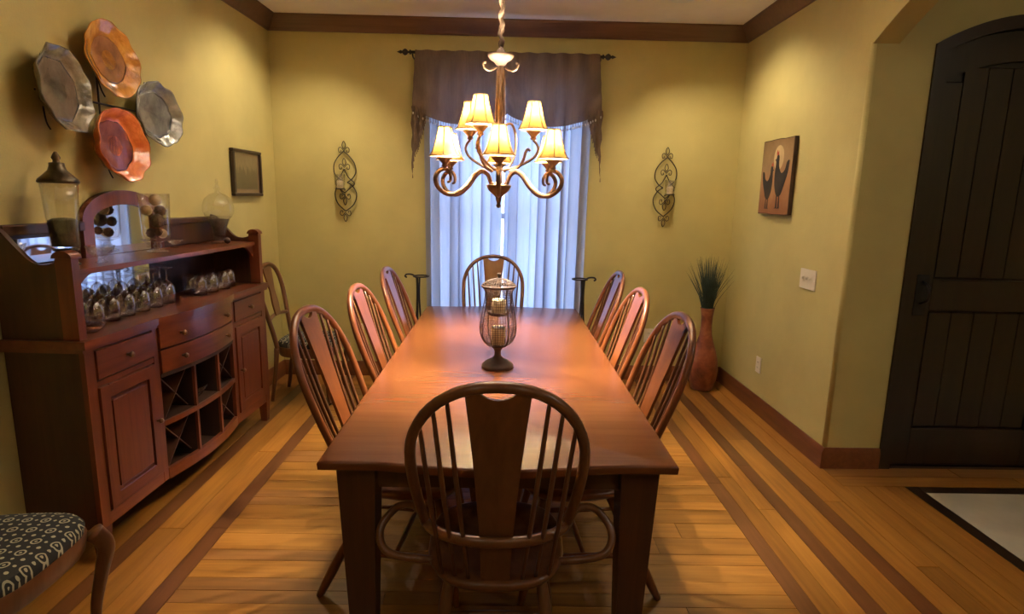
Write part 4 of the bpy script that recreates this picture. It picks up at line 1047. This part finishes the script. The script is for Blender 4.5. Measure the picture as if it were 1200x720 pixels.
# switch plate and outlets
def wallplate(name, label, cat, loc, rz_, w_, h_, kind, group=None):
    c = thing(name, label, cat, loc, rz_, group)       # local: plate faces -Y
    MB().bbox(-w_/2, w_/2, -.007, 0, -h_/2, h_/2, .002).build('cover_plate', 'ivory_plastic', c)
    if kind == 'switch':
        for k in (-1, 0, 1):
            s_ = MB().bbox(k*.046-.008, k*.046+.008, -.010, -.007, -.018, .018, .001).build('switch_slot', 'ivory_plastic', c)
            MB().bbox(k*.046-.004, k*.046+.004, -.021, -.010, -.002, .010, .001).build('toggle', 'ivory_plastic', s_)
    else:
        for k in (-1, 1):
            s_ = MB().bbox(-.015, .015, -.0095, -.007, k*.02-.013, k*.02+.013, .001).build('socket', 'ivory_plastic', c)
            for d in (-1, 1): MB().box(d*.006-.0012, d*.006+.0012, -.0102, -.0095, k*.02-.004, k*.02+.006).build('slot', 'frame_black', s_)
wallplate('light_switch', 'ivory triple light switch plate on the wall beside the archway', 'switch', (XR, 3.70, 1.085), -PI/2, .19, .125, 'switch')
wallplate('wall_outlet', 'ivory outlet low on the wall below the rooster picture', 'outlet', (XR, 4.28, .36), -PI/2, .075, .12, 'outlet')
wallplate('wall_outlet', 'ivory outlet low on the back wall beside the sideboard-side chairs', 'outlet', (-1.225, YB, .40), 0, .075, .12, 'outlet')
wallplate('wall_outlet', 'ivory outlet low on the back wall beside the tall vase', 'outlet', (1.28, YB, .40), 0, .075, .12, 'outlet')

pg = thing('plug_adapter', 'small ivory plug adapter hanging from the outlet behind the side chairs', 'plug', (-1.225, YB-.011, .375))
MB().bbox(-.024, .024, -.034, 0, -.028, .018, .004).build('body', 'ivory_plastic', pg); MB().tube(catmull([(.0, -.03, -.024), (.002, -.036, -.07), (.012, -.02, -.16), (.02, -.012, -.24)], 5), .0025, 6).build('cord', 'ivory_plastic', pg, True)
# ================================================================== VASE WITH GRASS
vx, vy = 1.70, 4.80
vz = thing('floor_vase', 'tall mottled rust ceramic floor vase in the corner', 'vase', (vx, vy, 0))
MB().lathe([(.085, 0), (.09, .006), (.112, .09), (.118, .17), (.112, .25), (.092, .33), (.066, .41), (.050, .47), (.044, .54), (.046, .62), (.054, .68), (.058, .695), (.052, .695), (.044, .66), (.038, .56), (.040, .50)], 32, wob=lambda a, i: 1+.015*sin(3*a+i*.5)).build('body', 'vase_rust', vz, True)
gr = MB(); R = random.Random(11)
for k in range(190):
    a = R.uniform(0, 2*PI); r0 = R.uniform(0, .028); sp_ = min(.16, abs(R.gauss(0, .075))); L = R.uniform(.30, .47)
    d = Vector((cos(a), sin(a), 0))
    p0 = d*r0+Vector((0, 0, .60)); p2 = d*(r0+sp_+.02)+Vector((0, 0, .68+L-sp_*.5)); p1 = p0.lerp(p2, .5)-d*sp_*.2
    q = catmull([p0, p1, p2], 3); gr.tube(q, [.0022, .0024, .0024, .0020, .0016, .0010, .0004], 4)
tag(gr.build('grass_blades', 'grass_green', None, False), 'dark green dried grass standing in the rust floor vase', 'grass', None, 'stuff').location = (vx, vy, 0)

# ================================================================== LANTERN CENTREPIECE
lx, ly = -.015, 2.73
ln = thing('candle_lantern', 'dark bronze wire mesh hurricane lantern with lid on the dining table', 'lantern', (lx, ly, TZ))
MB().lathe([(.072, 0), (.077, .004), (.074, .014), (.055, .030), (.028, .042), (.016, .056), (.015, .078), (.022, .092), (.035, .100), (.05, .108), (1e-5, .11)], 28).build('foot', 'lantern_wire', ln, True)
prof = [(.045, .105), (.068, .125), (.082, .155), (.086, .19), (.080, .24), (.070, .30), (.064, .345), (.066, .365), (.076, .383)]
pp = catmull([(r, 0, z) for r, z in prof], 4)
cg = MB()
for k in range(44):
    a = 2*PI*k/44; cg.tube([(p.x*cos(a), p.x*sin(a), p.z) for p in pp], .0010, 4)
for i in range(1, len(pp)): cg.tube([(pp[i].x*cos(2*PI*k/28), pp[i].x*sin(2*PI*k/28), pp[i].z) for k in range(28)], .0010, 4, closed=True)
tag(cg.build('wire_mesh', 'lantern_wire', ln), kind='stuff')
for k in range(4):
    a = 2*PI*k/4+.6; MB().tube([(p.x*1.01*cos(a), p.x*1.01*sin(a), p.z) for p in pp], .0028, 6).build('cage_rib', 'lantern_wire', ln, True)
MB().tube([(.077*cos(2*PI*k/28), .077*sin(2*PI*k/28), .384) for k in range(28)], .0035, 6, closed=True).build('rim_ring', 'lantern_wire', ln, True)
MB().lathe([(.030, .248), (.044, .252), (.050, .258), (.052, .268), (.050, .268), (.047, .260), (.040, .256), (1e-5, .253)], 24).build('candle_cup', 'lantern_wire', ln, True)
for k in range(3):
    a = 2*PI*k/3; MB().tube([(.050*cos(a), .050*sin(a), .265), (.064*cos(a), .064*sin(a), .34)], .0018, 5).build('cup_hanger', 'lantern_wire', ln)
lidp = catmull([(.080, 0, .388), (.074, 0, .398), (.05, 0, .414), (.02, 0, .423), (.006, 0, .426)], 4); cg = MB()
for k in range(36):
    a = 2*PI*k/36; cg.tube([(p.x*cos(a), p.x*sin(a), p.z) for p in lidp], .0011, 4)
for p in lidp[2:-2:2]: cg.tube([(p.x*cos(2*PI*k/28), p.x*sin(2*PI*k/28), p.z) for k in range(28)], .0011, 4, closed=True)
ld = cg.build('lid', 'lantern_wire', ln); ld['kind'] = 'stuff'
MB().tube([(.080*cos(2*PI*k/28), .080*sin(2*PI*k/28), .389) for k in range(28)], .003, 6, closed=True).build('lid_rim', 'lantern_wire', ld, True)
MB().lathe([(.012, .424), (.007, .428), (.006, .433), (.011, .441), (.007, .449), (1e-5, .451)], 14).build('knob', 'lantern_lid', ld, True)
for zb, h_, lab in ((.1105, .085, 'ivory pillar candle in the bottom of the wire lantern'), (.2535, .072, 'ivory pillar candle in the raised cup of the wire lantern')):
    cn = thing('pillar_candle', lab, 'candle', (lx, ly, TZ+zb))
    MB().lathe([(.032, 0), (.034, .003), (.034, h_-.004), (.031, h_), (.02, h_-.003), (1e-5, h_-.004)], 20, wob=lambda a, i: 1+.012*cos(7*a)).build('wax', 'candle_wax', cn, True); MB().tube([(0, 0, h_-.005), (.001, 0, h_+.007)], .0012, 5).build('wick', 'iron', cn)

# the left wall stands slightly out of square: turn it and everything on it about the back corner
TH = -.035; PV = Vector((XL, YB, 0)); RT = Matrix.Rotation(TH, 3, 'Z')
for ob in list(COL.objects):
    if ob.parent is None and ob.name.split('.')[0] in ('wall_left', 'baseboard_left', 'trim_2', 'sideboard', 'apothecary_jar', 'hurricane_vase', 'decorative_ball', 'decorative_cone', 'lidded_jar', 'dried_pod', 'glass_compote', 'glass_dish', 'glass_bowl', 'wine_glass', 'stemless_glass', 'framed_picture', 'glass_plate', 'plate_rack'):
        ob.location = PV+RT @ (ob.location-PV); ob.rotation_euler.z += TH
